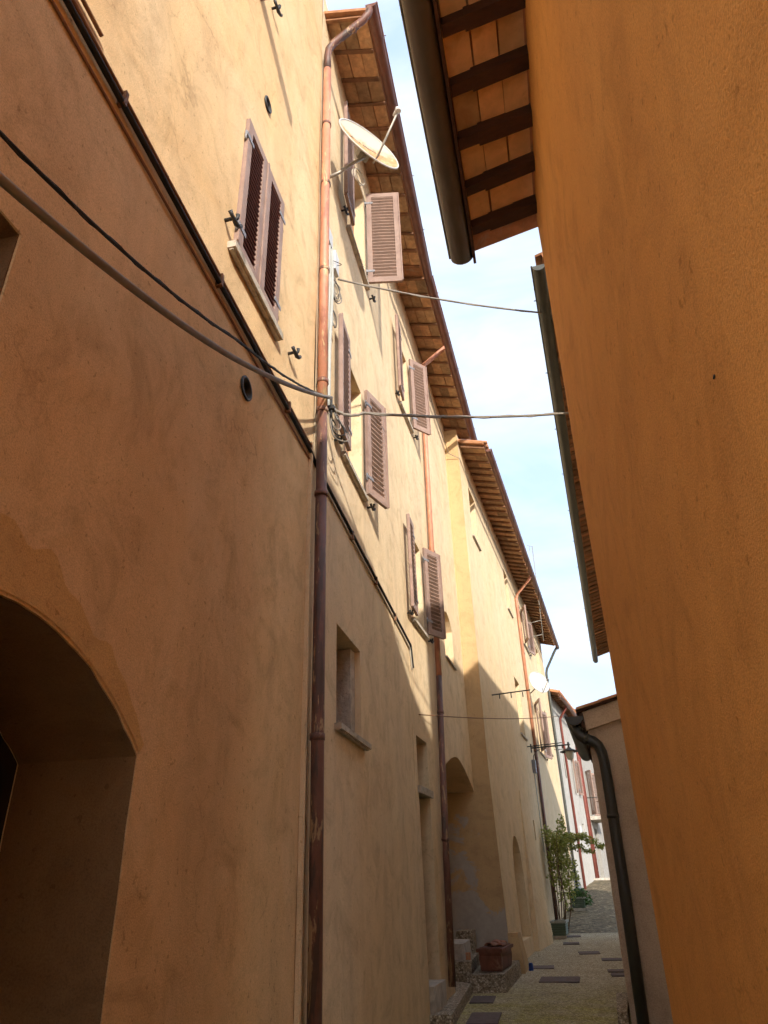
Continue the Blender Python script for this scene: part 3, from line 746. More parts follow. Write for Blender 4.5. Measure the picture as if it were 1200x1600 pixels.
# ------------------------------------------------------------------ left side, second house with the shutters
h2 = thing('house', (-1.6, 9.0, 0.0), 'pale ochre house with open brown shutters and long gutter, second on the left', 'house')
FB = Fr((-1.6, 9.5), (-1.30, 14.6))
offB = lambda Y, z: uneven(Y, z, 2.2)
niche = rect(5.72, 6.62, 2.77, 3.67)
holesA = [(niche, 0.42), (rect(6.18, 7.20, 9.30, 11.20), 0.16), (rect(5.88, 6.78, 5.55, 7.02), 0.16)]
mb = MB(); wall_mesh(mb, FA, 4.93, 9.5, -0.2, 12.6, holesA, offB)
holesB = [(rect(9.70, 10.40, 0.25, 3.40), 0.30), (rect(9.62, 10.45, 8.95, 10.55), 0.16), (rect(9.80, 10.66, 5.10, 6.60), 0.16),
          (arch(12.50, 13.42, 5.30, 6.02, 6.28, 10), 0.30), (arch(11.35, 14.55, -0.1, 3.14, 3.56, 18, True), 0.85)]
wall_mesh(mb, FB, 9.5, 14.6, -0.2, 12.6, holesB, lambda Y, z: offB(Y, z))
closed_body(mb, FA, 4.93, 9.5, -0.2, 12.6, 6.0); closed_body(mb, FB, 9.5, 14.6, -0.2, 12.6, 6.0)
mb.build('wall', M['ochre2'], h2)
# arch recess back wall
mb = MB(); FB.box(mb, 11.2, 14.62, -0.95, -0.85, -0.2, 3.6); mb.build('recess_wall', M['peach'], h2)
# niche: stone jamb, dark back, iron spikes
mb = MB(); FA.box(mb, 6.46, 6.64, -0.43, -0.07, 2.76, 3.66); mb.build('stone_jamb', M['stone'], h2)
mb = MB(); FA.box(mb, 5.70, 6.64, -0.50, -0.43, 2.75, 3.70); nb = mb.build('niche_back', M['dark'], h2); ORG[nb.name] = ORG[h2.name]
for k in range(4):
    mb = MB(); z = 2.92 + 0.2 * k
    mb.tube([FA.P(5.74, -0.30, z), FA.P(6.5, -0.31, z + 0.01)], 0.010, 6); mb.build('iron_bar', M['iron'], h2)
for k in range(4):
    mb = MB(); y = 5.84 + 0.15 * k
    mb.tube([FA.P(y, -0.28, 2.80), FA.P(y, -0.28, 3.62)], 0.009, 6); mb.build('iron_bar', M['iron'], h2)
sill(h2, FA, 5.66, 6.74, 2.79, 0.045, 0.06, 0.25)
# door with a stone lintel and transom opening
mb = MB(); FB.box(mb, 9.64, 10.47, -0.28, 0.035, 2.66, 2.75); mb.build('door_lintel', M['sill'], h2)
mb = MB(); FB.box(mb, 9.70, 10.40, -0.36, -0.31, 0.25, 2.66); mb.build('door', M['door'], h2)
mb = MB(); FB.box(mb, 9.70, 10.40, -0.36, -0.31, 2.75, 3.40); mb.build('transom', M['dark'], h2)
mb = MB(); FB.box(mb, 9.72, 10.42, -0.30, 0.06, 0.14, 0.54); mb.build('threshold_stone', M['stone'], h2)
# shuttered windows
W = [(FA, 6.18, 7.20, 9.30, 11.20, 3.0, 80, 'upper'), (FA, 5.88, 6.78, 5.55, 7.02, 3.0, 18, 'lower'),
     (FB, 9.62, 10.45, 8.95, 10.55, 5.0, 36, 'far upper'), (FB, 9.80, 10.66, 5.10, 6.60, 3.0, 26, 'far lower')]
for F, y0, y1, z0, z1, al, ar, nm in W:
    casement(h2, F, y0, y1, z0, z1, 0.16)
    sill(h2, F, y0 - 0.06, y1 + 0.06, z0, 0.05, 0.06)
    wd = (y1 - y0) / 2 * 0.97
    shutter_leaf(h2, F, y0 - 0.01, z0 + 0.02, z1 + 0.04, wd, -1, al, open_from=0.065)
    shutter_leaf(h2, F, y1 + 0.01, z0 + 0.02, z1 + 0.04, wd, +1, ar, open_from=0.045)
    shutter_stop(h2, F, y1 + 0.26, z0 - 0.02); shutter_stop(h2, F, y0 - 0.3, z0 - 0.02)
sill(h2, FB, 12.48, 13.46, 5.29, 0.035, 0.03, 0.2)
mb = MB(); FB.box(mb, 12.4, 13.5, -0.36, -0.30, 5.2, 6.35); mb.build('niche_back', M['ochre2'], h2)
# eave with terracotta soffit
roof2 = eave(h2, FA, 4.98, 9.7, 12.12, 0.58, 0.30, 0.40, 0.05, 0.035, 3, M['terracotta'], M['rafter'], 0.1, coppi=0.19)
roof2b = eave(h2, FB, 9.72, 15.15, 12.12, 0.58, 0.30, 0.40, 0.05, 0.035, 3, M['terracotta'], M['rafter'], 0.12, coppi=0.19, dz=-0.068)
gutter(h2, FA, 4.85, 9.72, 0.685, 11.86, 0.075, M['gutter_red'], 1.1, spikes=1)
gutter(h2, FB, 9.72, 15.1, 0.685, 11.86, 0.075, M['gutter_red'], 1.1, spikes=1, drop=0.366)
# main downpipe in the foreground
P = FA.P
downpipe(h2, 'downpipe', [[P(4.88, 0.66, 11.80), P(4.88, 0.64, 11.68), P(4.90, 0.56, 11.60), P(4.93, 0.16, 11.30), P(4.94, 0.09, 11.20), P(4.94, 0.075, 11.05), P(4.94, 0.075, 10.75)],
                          [P(4.94, 0.075, 10.75), P(4.93, 0.075, 8.0), P(4.94, 0.075, 5.42)], [P(4.94, 0.075, 5.42), P(4.95, 0.075, 2.6), P(4.98, 0.075, 0.05)]],
         0.048, [M['pipe_brown'], M['pipe_orange'], M['pipe_brown']],
         [(P(4.94, 0.075, z), (0, 0, 1)) for z in (9.62, 8.55, 7.2, 5.75, 5.42, 4.55, 2.55)] + [(P(4.92, 0.42, 11.5), P(4.90, 0.56, 11.60) - P(4.93, 0.16, 11.30))], M['pipe_brown'])
# thin plaster strip/old pipe line beside the downpipe
mb = MB(); FA.box(mb, 4.80, 4.84, 0.0, 0.03, 0.0, 5.0); mb.build('cable_cover', M['ochre2'], h2)
# second downpipe
downpipe(h2, 'downpipe', [[FB.P(11.70, 0.62, 11.80), FB.P(11.66, 0.50, 11.68), FB.P(11.62, 0.12, 11.35), FB.P(11.61, 0.07, 11.2), FB.P(11.55, 0.07, 9.3), FB.P(11.3, 0.07, 4.6)], [FB.P(11.3, 0.07, 4.6), FB.P(10.96, 0.07, 2.2), FB.P(10.78, 0.07, 0.42)]],
         0.048, [M['pipe_orange'], M['pipe_brown']], [(FB.P(11.46, 0.07, 6.9), (0, 0, 1)), (FB.P(11.22, 0.07, 4.0), (0, 0, 1)), (FB.P(10.95, 0.07, 2.15), (0, 0, 1))], M['pipe_brown'])

# ------------------------------------------------------------------ left side, third house
h3 = thing('house', (-0.9, 20.0, 0.2), 'cream house with small windows and sloping buttress, third on the left', 'house')
FC = Fr((-0.98, 14.6), (0.02, 24.6))
def offC(Y, z): return uneven(Y, z, 4.0, 0.010) + (0.10 * (1 - z / 3.6) if z < 3.6 else 0.0) * max(0.0, 1 - (Y - 14.6) / 6.0)
holesC = [(rect(15.47, 16.30, 9.10, 10.46), 0.28), (rect(20.90, 21.75, 9.10, 10.46), 0.28), (rect(20.45, 21.50, 5.25, 6.85), 0.28),
          (arch(16.30, 17.70, 0.55, 1.75, 2.47, 12), 0.22), (rect(20.9, 21.15, 2.55, 3.05), 0.2), (rect(24.5, 25.6, 9.0, 10.25), 0.2), (rect(25.3, 26.6, 5.45, 7.1), 0.2), (rect(29.0, 30.0, 6.0, 7.6), 0.2), (rect(28.9, 29.9, 9.0, 10.2), 0.2),
          (rect(23.3, 24.5, 2.1, 2.9), 0.25)]
mb = MB(); wall_mesh(mb, FC, 14.535, 32.0, -0.2, 11.5, holesC, offC)
closed_body(mb, FC, 14.6, 32.0, -0.2, 11.5, 6.0)
mb.build('wall', M['cream'], h3)
# return face towards the camera (with batter) reaching back into the arched recess
mb = MB(); vs = []; zz = [-0.2, 0.6, 1.2, 1.8, 2.4, 3.0, 3.6, 5.0, 7.0, 9.0, 11.0, 11.62]; xs = [0, 0.25, 0.5, 0.75, 1.0]
for z in zz:
    x1 = FC.P(14.54, offC(14.535, z), 0).x; x0 = -2.4
    for t in xs: vs.append(Vector((x0 + (x1 - x0) * t, 14.540 + 0.006 * noise.noise(Vector((t * 2, z, 5))), z)))
nx = len(xs); mb.add(vs, [(i * nx + j, i * nx + j + 1, (i + 1) * nx + j + 1, (i + 1) * nx + j) for i in range(len(zz) - 1) for j in range(nx - 1)], True)
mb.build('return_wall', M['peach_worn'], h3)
# window recesses
for (y0, y1, z0, z1, d) in ((15.47, 16.30, 9.10, 10.46, 0.28), (20.90, 21.75, 9.10, 10.46, 0.28), (20.45, 21.50, 5.25, 6.85, 0.28), (24.5, 25.6, 9.0, 10.25, 0.2), (25.3, 26.6, 5.45, 7.1, 0.2), (29.0, 30.0, 6.0, 7.6, 0.2), (28.9, 29.9, 9.0, 10.2, 0.2), (23.3, 24.5, 2.1, 2.9, 0.25), (20.9, 21.15, 2.55, 3.05, 0.2)):
    casement(h3, FC, y0, y1, z0, z1, d)
    if z0 > 2.0 and y1 - y0 > 0.5: sill(h3, FC, y0 - 0.05, y1 + 0.08, z0, 0.04, 0.05)
for (y0, y1, z0, z1, al, ar) in ((24.5, 25.6, 9.0, 10.25, 20, 14), (25.3, 26.6, 5.45, 7.1, 18, 12)):
    shutter_leaf(h3, FC, y0 - 0.01, z0, z1, (y1 - y0) / 2, -1, al, nsl=12, open_from=0.03); shutter_leaf(h3, FC, y1 + 0.01, z0, z1, (y1 - y0) / 2, +1, ar, nsl=12, open_from=0.03)
    shutter_stop(h3, FC, y1 + 0.3, z0 - 0.05)
# blind arched niche with blocked masonry
mb = MB(); FC.box(mb, 16.28, 17.72, -0.30, -0.22, 0.5, 2.5); nbk = mb.build('niche_back', M['cream'], h3); ORG[nbk.name] = ORG[h3.name]
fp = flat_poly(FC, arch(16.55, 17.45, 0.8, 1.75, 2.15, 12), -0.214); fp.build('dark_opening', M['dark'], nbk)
for k in range(4):
    mb = MB(); FC.box(mb, 16.56, 17.44, -0.21, -0.15 + 0.012 * (k % 2), 0.80 + 0.235 * k, 1.025 + 0.235 * k); mb.build('stone_block', M['stone'], nbk)
# buttress: tapering spur
mb = MB()
b0, b1 = 17.95, 20.0
top = 3.58
lo = [FC.P(b0, -0.02, -0.1), FC.P(b1, -0.02, -0.1), FC.P(b1, 0.27, -0.1), FC.P(b0, 0.17, -0.1)]
hi = [FC.P(18.75, -0.02, top), FC.P(b1, -0.02, top), FC.P(b1, 0.012, top), FC.P(18.75, 0.010, top)]
mb.hexa([lo[0], lo[3], lo[2], lo[1], hi[0], hi[3], hi[2], hi[1]])
mb.build('buttress', M['cream'], h3)
# low plinth at the corner
mb = MB()
lo = [Vector((-0.92, 14.35, 0.1)), Vector((-0.66, 14.38, 0.1)), Vector((-0.60, 15.3, 0.1)), Vector((-0.92, 15.3, 0.1))]
hi = [Vector((-0.92, 14.52, 0.80)), Vector((-0.74, 14.54, 0.80)), Vector((-0.72, 15.1, 0.78)), Vector((-0.92, 15.1, 0.80))]
mb.hexa(lo + hi); mb.build('corner_plinth', M['peach'], h3)
roof3 = eave(h3, FC, 14.62, 32.2, 11.2, 0.62, 0.30, 0.36, 0.06, 0.06, 2, M['terracotta'], M['rafter'], 0.1, coppi=0.2)
gutter(h3, FC, 14.66, 32.15, 0.72, 10.94, 0.07, M['gutter_red'], 1.6, spikes=1)
downpipe(h3, 'downpipe', [[FC.P(23.0, 0.66, 10.88), FC.P(23.05, 0.55, 10.74), FC.P(23.2, 0.12, 10.38), FC.P(23.2, 0.06, 10.2), FC.P(23.3, 0.06, 5.2)], [FC.P(23.3, 0.06, 5.2), FC.P(23.2, 0.06, 0.4)]],
         0.05, [M['pipe_orange'], M['pipe_brown']], [(FC.P(23.3, 0.06, z), (0, 0, 1)) for z in (8.3, 6.8, 5.2, 2.4)], M['pipe_brown'])
downpipe(h3, 'downpipe', [[FC.P(31.9, 0.68, 10.88), FC.P(31.9, 0.55, 10.7), FC.P(32.0, 0.12, 10.0), FC.P(32.0, 0.07, 9.8), FC.P(32.2, 0.07, 4.0), FC.P(32.3, 0.07, 1.0)]], 0.055, [M['gutter_green']])
# drying bars and conduit on the third house
for (y, z, L) in ((15.92, 5.30, 0.85), (21.6, 5.05, 1.0)):
    mb = MB(); mb.tube([FC.P(y, 0, z), FC.P(y + 0.1, L, z + 0.05)], 0.014, 6)
    for k in range(3): mb.tube([FC.P(y + 0.03 + 0.03 * k, L * (0.2 + 0.3 * k), z + 0.02), FC.P(y + 0.03 + 0.03 * k, L * (0.2 + 0.3 * k), z - 0.09)], 0.012, 5)
    mb.build('drying_bar', M['iron'], h3)

# ------------------------------------------------------------------ further houses up the street
FD = Fr((0.78, 32.1), (1.97, 39.0))
h4 = thing('house', (1.4, 35.5, 1.2), 'white house with red downpipe standing beyond the cream house', 'house')
holesD = [(rect(33.9, 34.6, 5.6, 7.0), 0.15), (rect(36.6, 37.5, 5.2, 6.8), 0.15), (rect(37.0, 37.6, 3.2, 3.9), 0.2)]
mb = MB(); wall_mesh(mb, FD, 32.1, 39.0, 0.6, 9.1, holesD, lambda y, z: uneven(y, z, 7)); closed_body(mb, FD, 32.1, 39.0, 0.6, 9.1, 5.0); mb.build('wall', M['white'], h4)
for (y0, y1, z0, z1) in ((33.9, 34.6, 5.6, 7.0), (36.6, 37.5, 5.2, 6.8), (37.0, 37.6, 3.2, 3.9)): casement(h4, FD, y0, y1, z0, z1, 0.15)
for (y, z0, z1, s, a) in ((36.59, 5.2, 6.8, -1, 12), (37.51, 5.2, 6.8, 1, 12)): shutter_leaf(h4, FD, y, z0, z1, 0.45, s, a, nsl=10)
eave(h4, FD, 32.0, 39.1, 8.95, 0.45, 0.30, 0.45, 0.07, 0.06, 2, M['terracotta'], M['rafter'], coppi=0.22)
gutter(h4, FD, 32.0, 39.1, 0.52, 8.75, 0.07, M['gutter_red'], 0)
downpipe(h4, 'downpipe', [[FD.P(34.0, 0.46, 8.7), FD.P(34.1, 0.36, 8.55), FD.P(34.2, 0.08, 8.2), FD.P(34.3, 0.06, 8.0), FD.P(34.5, 0.06, 1.2)]], 0.055, [M['pipe_red']])
downpipe(h4, 'downpipe', [[FD.P(38.8, 0.06, 8.7), FD.P(38.85, 0.06, 1.5)]], 0.06, [M['pipe_red']])
mb = MB(); FD.box(mb, 36.0, 36.35, 0.0, 0.04, 3.3, 3.75); mb.build('meter_cover', M['box_white'], h4)

FE = Fr((1.97, 39.0), (3.7, 48.0))
h5 = thing('house', (2.6, 42.5, 1.6), 'grey white house with small balcony at the top of the cobbled ramp', 'house')
holesE = [(rect(41.0, 42.0, 4.55, 6.7), 0.15), (rect(41.0, 42.2, 1.6, 3.9), 0.25), (rect(45.0, 46.0, 5.0, 6.6), 0.15)]
mb = MB(); wall_mesh(mb, FE, 39.0, 48.0, 0.8, 9.6, holesE, lambda y, z: uneven(y, z, 8)); closed_body(mb, FE, 39.0, 48.0, 0.8, 9.6, 5.0); mb.build('wall', M['grey'], h5)
for (y0, y1, z0, z1) in ((41.0, 42.0, 4.55, 6.7), (45.0, 46.0, 5.0, 6.6)): casement(h5, FE, y0, y1, z0, z1, 0.15)
mb = MB(); FE.box(mb, 41.0, 42.2, -0.30, -0.25, 1.5, 3.9); mb.build('door', M['gutter_green'], h5)
shutter_leaf(h5, FE, 40.98, 4.55, 6.7, 0.5, -1, 35, nsl=14); shutter_leaf(h5, FE, 42.02, 4.55, 6.7, 0.5, 1, 60, nsl=14)
mb = MB(); FE.box(mb, 40.2, 42.8, 0.0, 0.75, 4.25, 4.42); bal = mb.build('balcony', M['stone'], h5); ORG[bal.name] = ORG[h5.name]
rl = MB(); rl.tube([FE.P(40.25, 0, 5.3), FE.P(40.25, 0.7, 5.3), FE.P(42.75, 0.7, 5.3), FE.P(42.75, 0, 5.3)], 0.02, 6); rl.build('handrail', M['iron'], bal)
for k in range(14):
    b = MB(); y = 40.25 + 2.5 * k / 13; b.tube([FE.P(y, 0.7, 4.42), FE.P(y, 0.7, 5.3)], 0.011, 5); b.build('baluster', M['iron'], bal)
eave(h5, FE, 38.95, 48.1, 9.5, 0.45, 0.30, 0.5, 0.07, 0.06, 2, M['terracotta'], M['rafter'])
gutter(h5, FE, 38.95, 48.1, 0.52, 9.3, 0.07, M['gutter_red'], 0)
downpipe(h5, 'downpipe', [[FE.P(39.25, 0.48, 9.25), FE.P(39.3, 0.08, 8.8), FE.P(39.35, 0.06, 8.6), FE.P(39.45, 0.06, 1.6)]], 0.06, [M['pipe_red']])
h6 = thing('house', (5.0, 52.0, 1.6), 'sunlit white house closing the far end of the street', 'house')
FG = Fr((2.8, 51.0), (9.0, 51.6))
mb = MB()
mb.box((2.6, 51.0, 1.0), (10.0, 58.0, 8.0)); mb.build('wall', M['white'], h6)
mb = MB(); mb.hexa([Vector((2.3, 50.6, 7.9)), Vector((10.3, 50.6, 7.9)), Vector((10.3, 58, 9.9)), Vector((2.3, 58, 9.9)), Vector((2.3, 50.6, 8.1)), Vector((10.3, 50.6, 8.1)), Vector((10.3, 58, 10.1)), Vector((2.3, 58, 10.1))]); mb.build('roof', M['coppo'], h6)
for x in (3.4, 5.6):
    mb = MB(); mb.box((x, 50.96, 4.4), (x + 0.9, 51.02, 5.9)); wf = mb.build('window', M['frame_wood'], h6); ORG[wf.name] = ORG[h6.name]
    mb = MB(); mb.box((x + 0.08, 50.94, 4.48), (x + 0.82, 50.97, 5.82)); mb.build('pane', M['glass'], wf)

# ------------------------------------------------------------------ right side, near orange house
r1 = thing('house', (0.55, 1.0, 0.0), 'deep orange plastered house close on the right with timber eave', 'house')
def xr1(z): return 0.449 + 0.0118 * z + 0.0005 * z * z
Yc = 4.27
def r1_point(s, z):
    """plan path: along the street face, round the corner, along the end wall"""
    L = Yc - 0.10 + 3.3
    if s <= L: p = Vector((0.02 * (-3.3 + s - Yc), -3.3 + s)); nn = Vector((-1, 0.02))
    elif s <= L + 0.157:
        a = (s - L) / 0.157 * math.pi / 2; p = Vector((0.10 - 0.10 * math.cos(a), Yc - 0.10 + 0.10 * math.sin(a))); nn = Vector((-math.cos(a), math.sin(a)))
    else: p = Vector((0.10 + (s - L - 0.157), Yc)); nn = Vector((0, 1))
    u = uneven(s, z, 12.0, 0.012)
    return Vector((p.x + nn.x * u + xr1(z), p.y + nn.y * u, z))
Ls = Yc - 0.10 + 3.3
ss = [i * 0.4 for i in range(int(Ls / 0.4) + 1)] + [Ls + 0.157 * k / 6 for k in range(7)] + [Ls + 0.157 + 0.6 * k for k in range(1, 9)]
zs = [-0.2 + 0.35 * k for k in range(20)]
mb = MB(); vs = [r1_point(s, z) for z in zs for s in ss]; n = len(ss)
mb.add(vs, [(i * n + j + 1, i * n + j, (i + 1) * n + j, (i + 1) * n + j + 1) for i in range(len(zs) - 1) for j in range(n - 1)], True)
mb.add([r1_point(0, -0.2), r1_point(0, 6.45), Vector((5.5, -3.3, 6.45)), Vector((5.5, -3.3, -0.2))], [(0, 1, 2, 3)])
mb.add([Vector((5.5, -3.3, -0.2)), Vector((5.5, -3.3, 6.45)), Vector((5.5, Yc, 6.45)), Vector((5.5, Yc, -0.2))], [(0, 1, 2, 3)])
mb.build('wall', M['orange'], r1)
FR1 = Fr((0.541 + 0.02 * (-3.3 - Yc), -3.3), (0.541, Yc), 'R')
roofr = eave(r1, FR1, -3.4, Yc + 0.02, 6.36, 0.53, 0.24, 0.385, 0.105, 0.10, 3, M['cotto'], M['rafter_dark'], first=0.07, back=5.0, tiles_from=0.2, end_step=True)
mb = MB()
FR1.box(mb, -3.4, Yc + 0.02, 0.53, 0.552, 6.215, 6.40); mb.build('fascia', M['rafter_dark'], r1)
gutter(r1, FR1, -3.4, Yc - 0.02, 0.643, 6.285, 0.096, M['gutter_dark'], 1.25)
mb = MB(); mb.tube([r1_point(4.47, 2.44), r1_point(4.47, 2.44) + Vector((-0.003, 0, 0.001))], 0.005, 6); mb.build('dark_chip', M['iron'], r1)  # dark disc standing in for a small chip in the plaster
# ------------------------------------------------------------------ right side, taller house set back
r2 = thing('house', (1.6, 12.0, 0.0), 'set back house on the right whose long grey green gutter shows beyond the orange corner', 'house')
FR2 = Fr((1.195, 5.6), (2.615, 21.8), 'R')
mb = MB(); wall_mesh(mb, FR2, 5.7, 21.6, -0.2, 7.9, [], lambda y, z: uneven(y, z, 15), 1.0); closed_body(mb, FR2, 5.7, 21.6, -0.2, 7.9, 6.0); mb.build('wall', M['bounce_white'], r2)
eave(r2, FR2, 5.62, 21.75, 7.66, 0.46, 0.28, 0.25, 0.07, 0.035, 1, M['coppo'], M['rafter'], back=4.0, coppi=0.21)
gutter(r2, FR2, 5.6, 21.8, 0.530, 7.46, 0.072, M['gutter_green'], 1.35, spikes=1)

# ------------------------------------------------------------------ right side, low house with the black downpipe
r3 = thing('house', (0.9, 11.0, 0.1), 'low beige house on the right with heavy black gutter and downpipe', 'house')
FR3 = Fr((0.66, 9.8), (0.93, 12.95), 'R')
mb = MB()
# gable wall towards the camera
zz = [-0.1, 0.6, 1.2, 1.8, 2.4, 3.0, 3.42]; xs = [0.64, 0.95, 1.3, 1.7, 2.2]
vs = [Vector((x + (0.04 * (z / 3.4) if x < 0.7 else 0), 9.8 + uneven(x * 3, z, 18, 0.01), z + (0.24 * (x - 0.64) if z > 3.4 else 0))) for z in zz for x in xs]
n = len(xs); mb.add(vs, [(i * n + j, i * n + j + 1, (i + 1) * n + j + 1, (i + 1) * n + j) for i in range(len(zz) - 1) for j in range(n - 1)], True)
mb.add([FR3.P(9.8, 0, -0.1), FR3.P(12.95, 0, -0.1), FR3.P(12.95, 0, 3.4), FR3.P(9.8, -0.02, 3.4)], [(0, 3, 2, 1)])
mb.add([FR3.P(12.95, 0, -0.1), FR3.P(12.95, -1.5, -0.1), FR3.P(12.95, -1.5, 3.8), FR3.P(12.95, 0, 3.4)], [(0, 1, 2, 3)])
mb.build('wall', M['beige'], r3)
# raised rendered verge band
mb = MB(); pz = lambda x: 0.26 * (x - 0.65)
mb.hexa([Vector((0.66, 9.72, 3.31)), Vector((2.1, 9.72, 3.31 + pz(2.1))), Vector((2.1, 9.80, 3.31 + pz(2.1))), Vector((0.66, 9.80, 3.31)),
         Vector((0.64, 9.72, 3.545)), Vector((2.1, 9.72, 3.545 + pz(2.1))), Vector((2.1, 9.80, 3.545 + pz(2.1))), Vector((0.64, 9.80, 3.545))])
mb.build('verge_band', M['beige'], r3)
mb = MB(); d3 = 0.0857
mb.hexa([Vector((0.56, 9.68, 3.53)), Vector((2.2, 9.68, 3.55 + pz(2.2))), Vector((2.4, 13.0, 3.55 + pz(2.2))), Vector((0.56 + d3 * 3.3, 13.0, 3.53)),
         Vector((0.56, 9.68, 3.58)), Vector((2.2, 9.68, 3.60 + pz(2.2))), Vector((2.4, 13.0, 3.60 + pz(2.2))), Vector((0.56 + d3 * 3.3, 13.0, 3.58))])
rr3 = mb.build('roof', M['rafter_dark'], r3); ORG[rr3.name] = ORG[r3.name]
x = 0.57
for k in range(6):
    mb = MB(); L = 0.30
    for q in range(1):
        vs = []; fs = []
        for xx in (x, x + L + 0.03):
            for rr in (0.085, 0.068):
                for a in range(9):
                    th = math.pi * a / 8
                    vs.append(Vector((xx, 9.73 - math.cos(th) * rr, 3.585 + pz(xx) - 0.02 * (xx - x) + math.sin(th) * rr * 0.55)))
        for a in range(8): fs += [(a, a + 1, 18 + a + 1, 18 + a), (9 + a + 1, 9 + a, 27 + a, 27 + a + 1), (a + 1, a, 9 + a, 9 + a + 1)]
        mb.add(vs, fs, True)
    mb.build('roof_tile', M['coppo'], rr3); x += L
mb = MB()
mb.hexa([Vector((0.60, 9.70, 3.34)), Vector((0.645, 9.70, 3.34)), Vector((0.93, 12.98, 3.34)), Vector((0.88, 12.98, 3.34)), Vector((0.60, 9.70, 3.53)), Vector((0.645, 9.70, 3.53)), Vector((0.93, 12.98, 3.53)), Vector((0.88, 12.98, 3.53))])
mb.build('fascia', M['rafter_dark'], r3)
FR3g = Fr((0.53, 9.66), (0.81, 12.95), 'R')
gutter(r3, FR3g, 9.64, 12.95, 0.0, 3.48, 0.112, M['pipe_black'], 1.2)
downpipe(r3, 'downpipe', [[Vector((0.545, 9.76, 3.40)), Vector((0.548, 9.755, 3.30)), Vector((0.575, 9.74, 3.235)), Vector((0.64, 9.72, 3.20)), Vector((0.72, 9.71, 3.165)), Vector((0.775, 9.71, 3.11)), Vector((0.805, 9.71, 3.02)), Vector((0.815, 9.71, 2.90)), Vector((0.815, 9.71, 2.70)), Vector((0.80, 9.71, 1.6)), Vector((0.755, 9.71, 0.1))]],
         0.066, [M['pipe_black']], [(Vector((0.808, 9.71, 2.27)), (0, 0, 1)), (Vector((0.64, 9.72, 3.20)), Vector((0.08, -0.01, -0.04)))], M['pipe_black'])
mb = MB(); mb.tube([Vector((0.80, 9.80, 2.27)), Vector((0.80, 9.70, 2.27))], 0.01, 6); mb.build('pipe_bracket', M['iron'], r3)

# ------------------------------------------------------------------ satellite dishes
def sat_dish(loc, nrm, rad, root, label, face_mat, printed=False):
    t = thing('satellite_dish', root, label, 'satellite dish', 'satellite dishes on the left hand walls')
    nrm = Vector(nrm).normalized(); side = Vector((0, 0, 1)).cross(nrm).normalized(); upv = nrm.cross(side)
    rot = Matrix((side, upv, nrm)).transposed().to_euler()
    mb = MB(); prof = []; segs = 36; rings = 7; vs = []; fs = []
    for i in range(rings + 1):
        r = rad * i / rings
        for k in range(segs):
            a = 2 * math.pi * k / segs
            vs.append(Vector((r * math.cos(a), r * 1.08 * math.sin(a), 0.16 * rad * ((i / rings) ** 2 - 1))))
    for i in range(rings):
        for k in range(segs):
            a, b = i * segs + k, i * segs + (k + 1) % segs; fs.append((a, b, b + segs, a + segs))
    mb.add(vs, fs, True); me = mb.mesh('dish_face'); me.materials.append(face_mat)
    o = place('dish_face', me, t, loc, rot=rot)
    mb = MB(); mb.add([v + Vector((0, 0, -0.008)) for v in vs], [tuple(reversed(f)) for f in fs], True)
    ring = []
    for k in range(segs + 1):
        a = 2 * math.pi * k / segs; ring.append(Vector((rad * 1.005 * math.cos(a), rad * 1.085 * math.sin(a), 0.0)))
    mb.tube(ring, 0.011, 6, False); me = mb.mesh('dish_back'); me.materials.append(M['dish_white'])
    place('dish_back', me, t, loc, rot=rot)
    if printed:
        # faded lettering along an arc
        rnd = random.Random(3)
        widths = [0.030, 0.012, 0.012, 0.012, 0.024, 0.0, 0.026, 0.020, 0.022, 0.022, 0.022, 0.020, 0.012, 0.014, 0.012]
        x = -0.25
        for w in widths:
            if w > 0:
                y = 0.02 - 0.06 * (x / 0.3) ** 2
                m2 = MB(); zz0 = 0.16 * rad * (((x * x + y * y) ** 0.5 / rad) ** 2 - 1) + 0.004
                h = rnd.choice((0.030, 0.042, 0.034))
                m2.box((x, y, zz0), (x + 0.006, y + h, zz0 + 0.003)); m2.box((x + w - 0.006, y, zz0), (x + w, y + h * 0.8, zz0 + 0.003)) if w > 0.015 else None
                if w > 0.015: m2.box((x + 0.006, y + h * rnd.choice((0.3, 0.7)), zz0), (x + w - 0.006, y + h * 0.75 + 0.006, zz0 + 0.003))
                me = m2.mesh('letter'); me.materials.append(M['lettering']); place('letter', me, t, loc, rot=rot)
            x += max(w, 0.02) + 0.012
    L = Vector(loc); bot = L - upv * rad * 1.05; q = Matrix((side, upv, nrm)).transposed()
    mb = MB(); f = bot + nrm * rad * 1.25 + upv * rad * 0.50
    mb.tube([bot - nrm * 0.05, bot + nrm * 0.05, f], 0.013, 8); mb.build('feed_arm', M['dish_pole'], t)
    mb = MB(); mb.tube([f - upv * 0.02, f + upv * 0.05], 0.03, 10); mb.tube([f + upv * 0.05, f + upv * 0.02 - nrm * 0.08], 0.022, 10); mb.build('feed_horn', M['box_white'] if printed else M['box_grey'], t)
    mb = MB(); back = L - nrm * 0.12; rt = Vector(root)
    mb.tube([rt, rt + (back - rt) * 0.3 + Vector((0, 0, -0.05)), rt + (back - rt) * 0.72 + Vector((0, 0, -0.06)), back + Vector((0, 0, -0.10)), back + Vector((0, 0, 0.06))], 0.020, 8); mb.build('wall_arm', M['dish_pole'], t)
    mb = MB(); mb.box((-0.07, -0.07, -0.20), (0.07, 0.07, -0.088)); me = mb.mesh('mount_bracket'); me.materials.append(M['dish_pole']); place('mount_bracket', me, t, loc, rot=rot)
    return t
d1 = sat_dish((-1.087, 5.306, 9.647), (0.723, -0.638, 0.253), 0.43, (-1.6, 5.27, 9.12), 'weathered cream satellite dish with orange print beside the salmon downpipe', M['dish_print'], True)
mb = MB(); pts = []
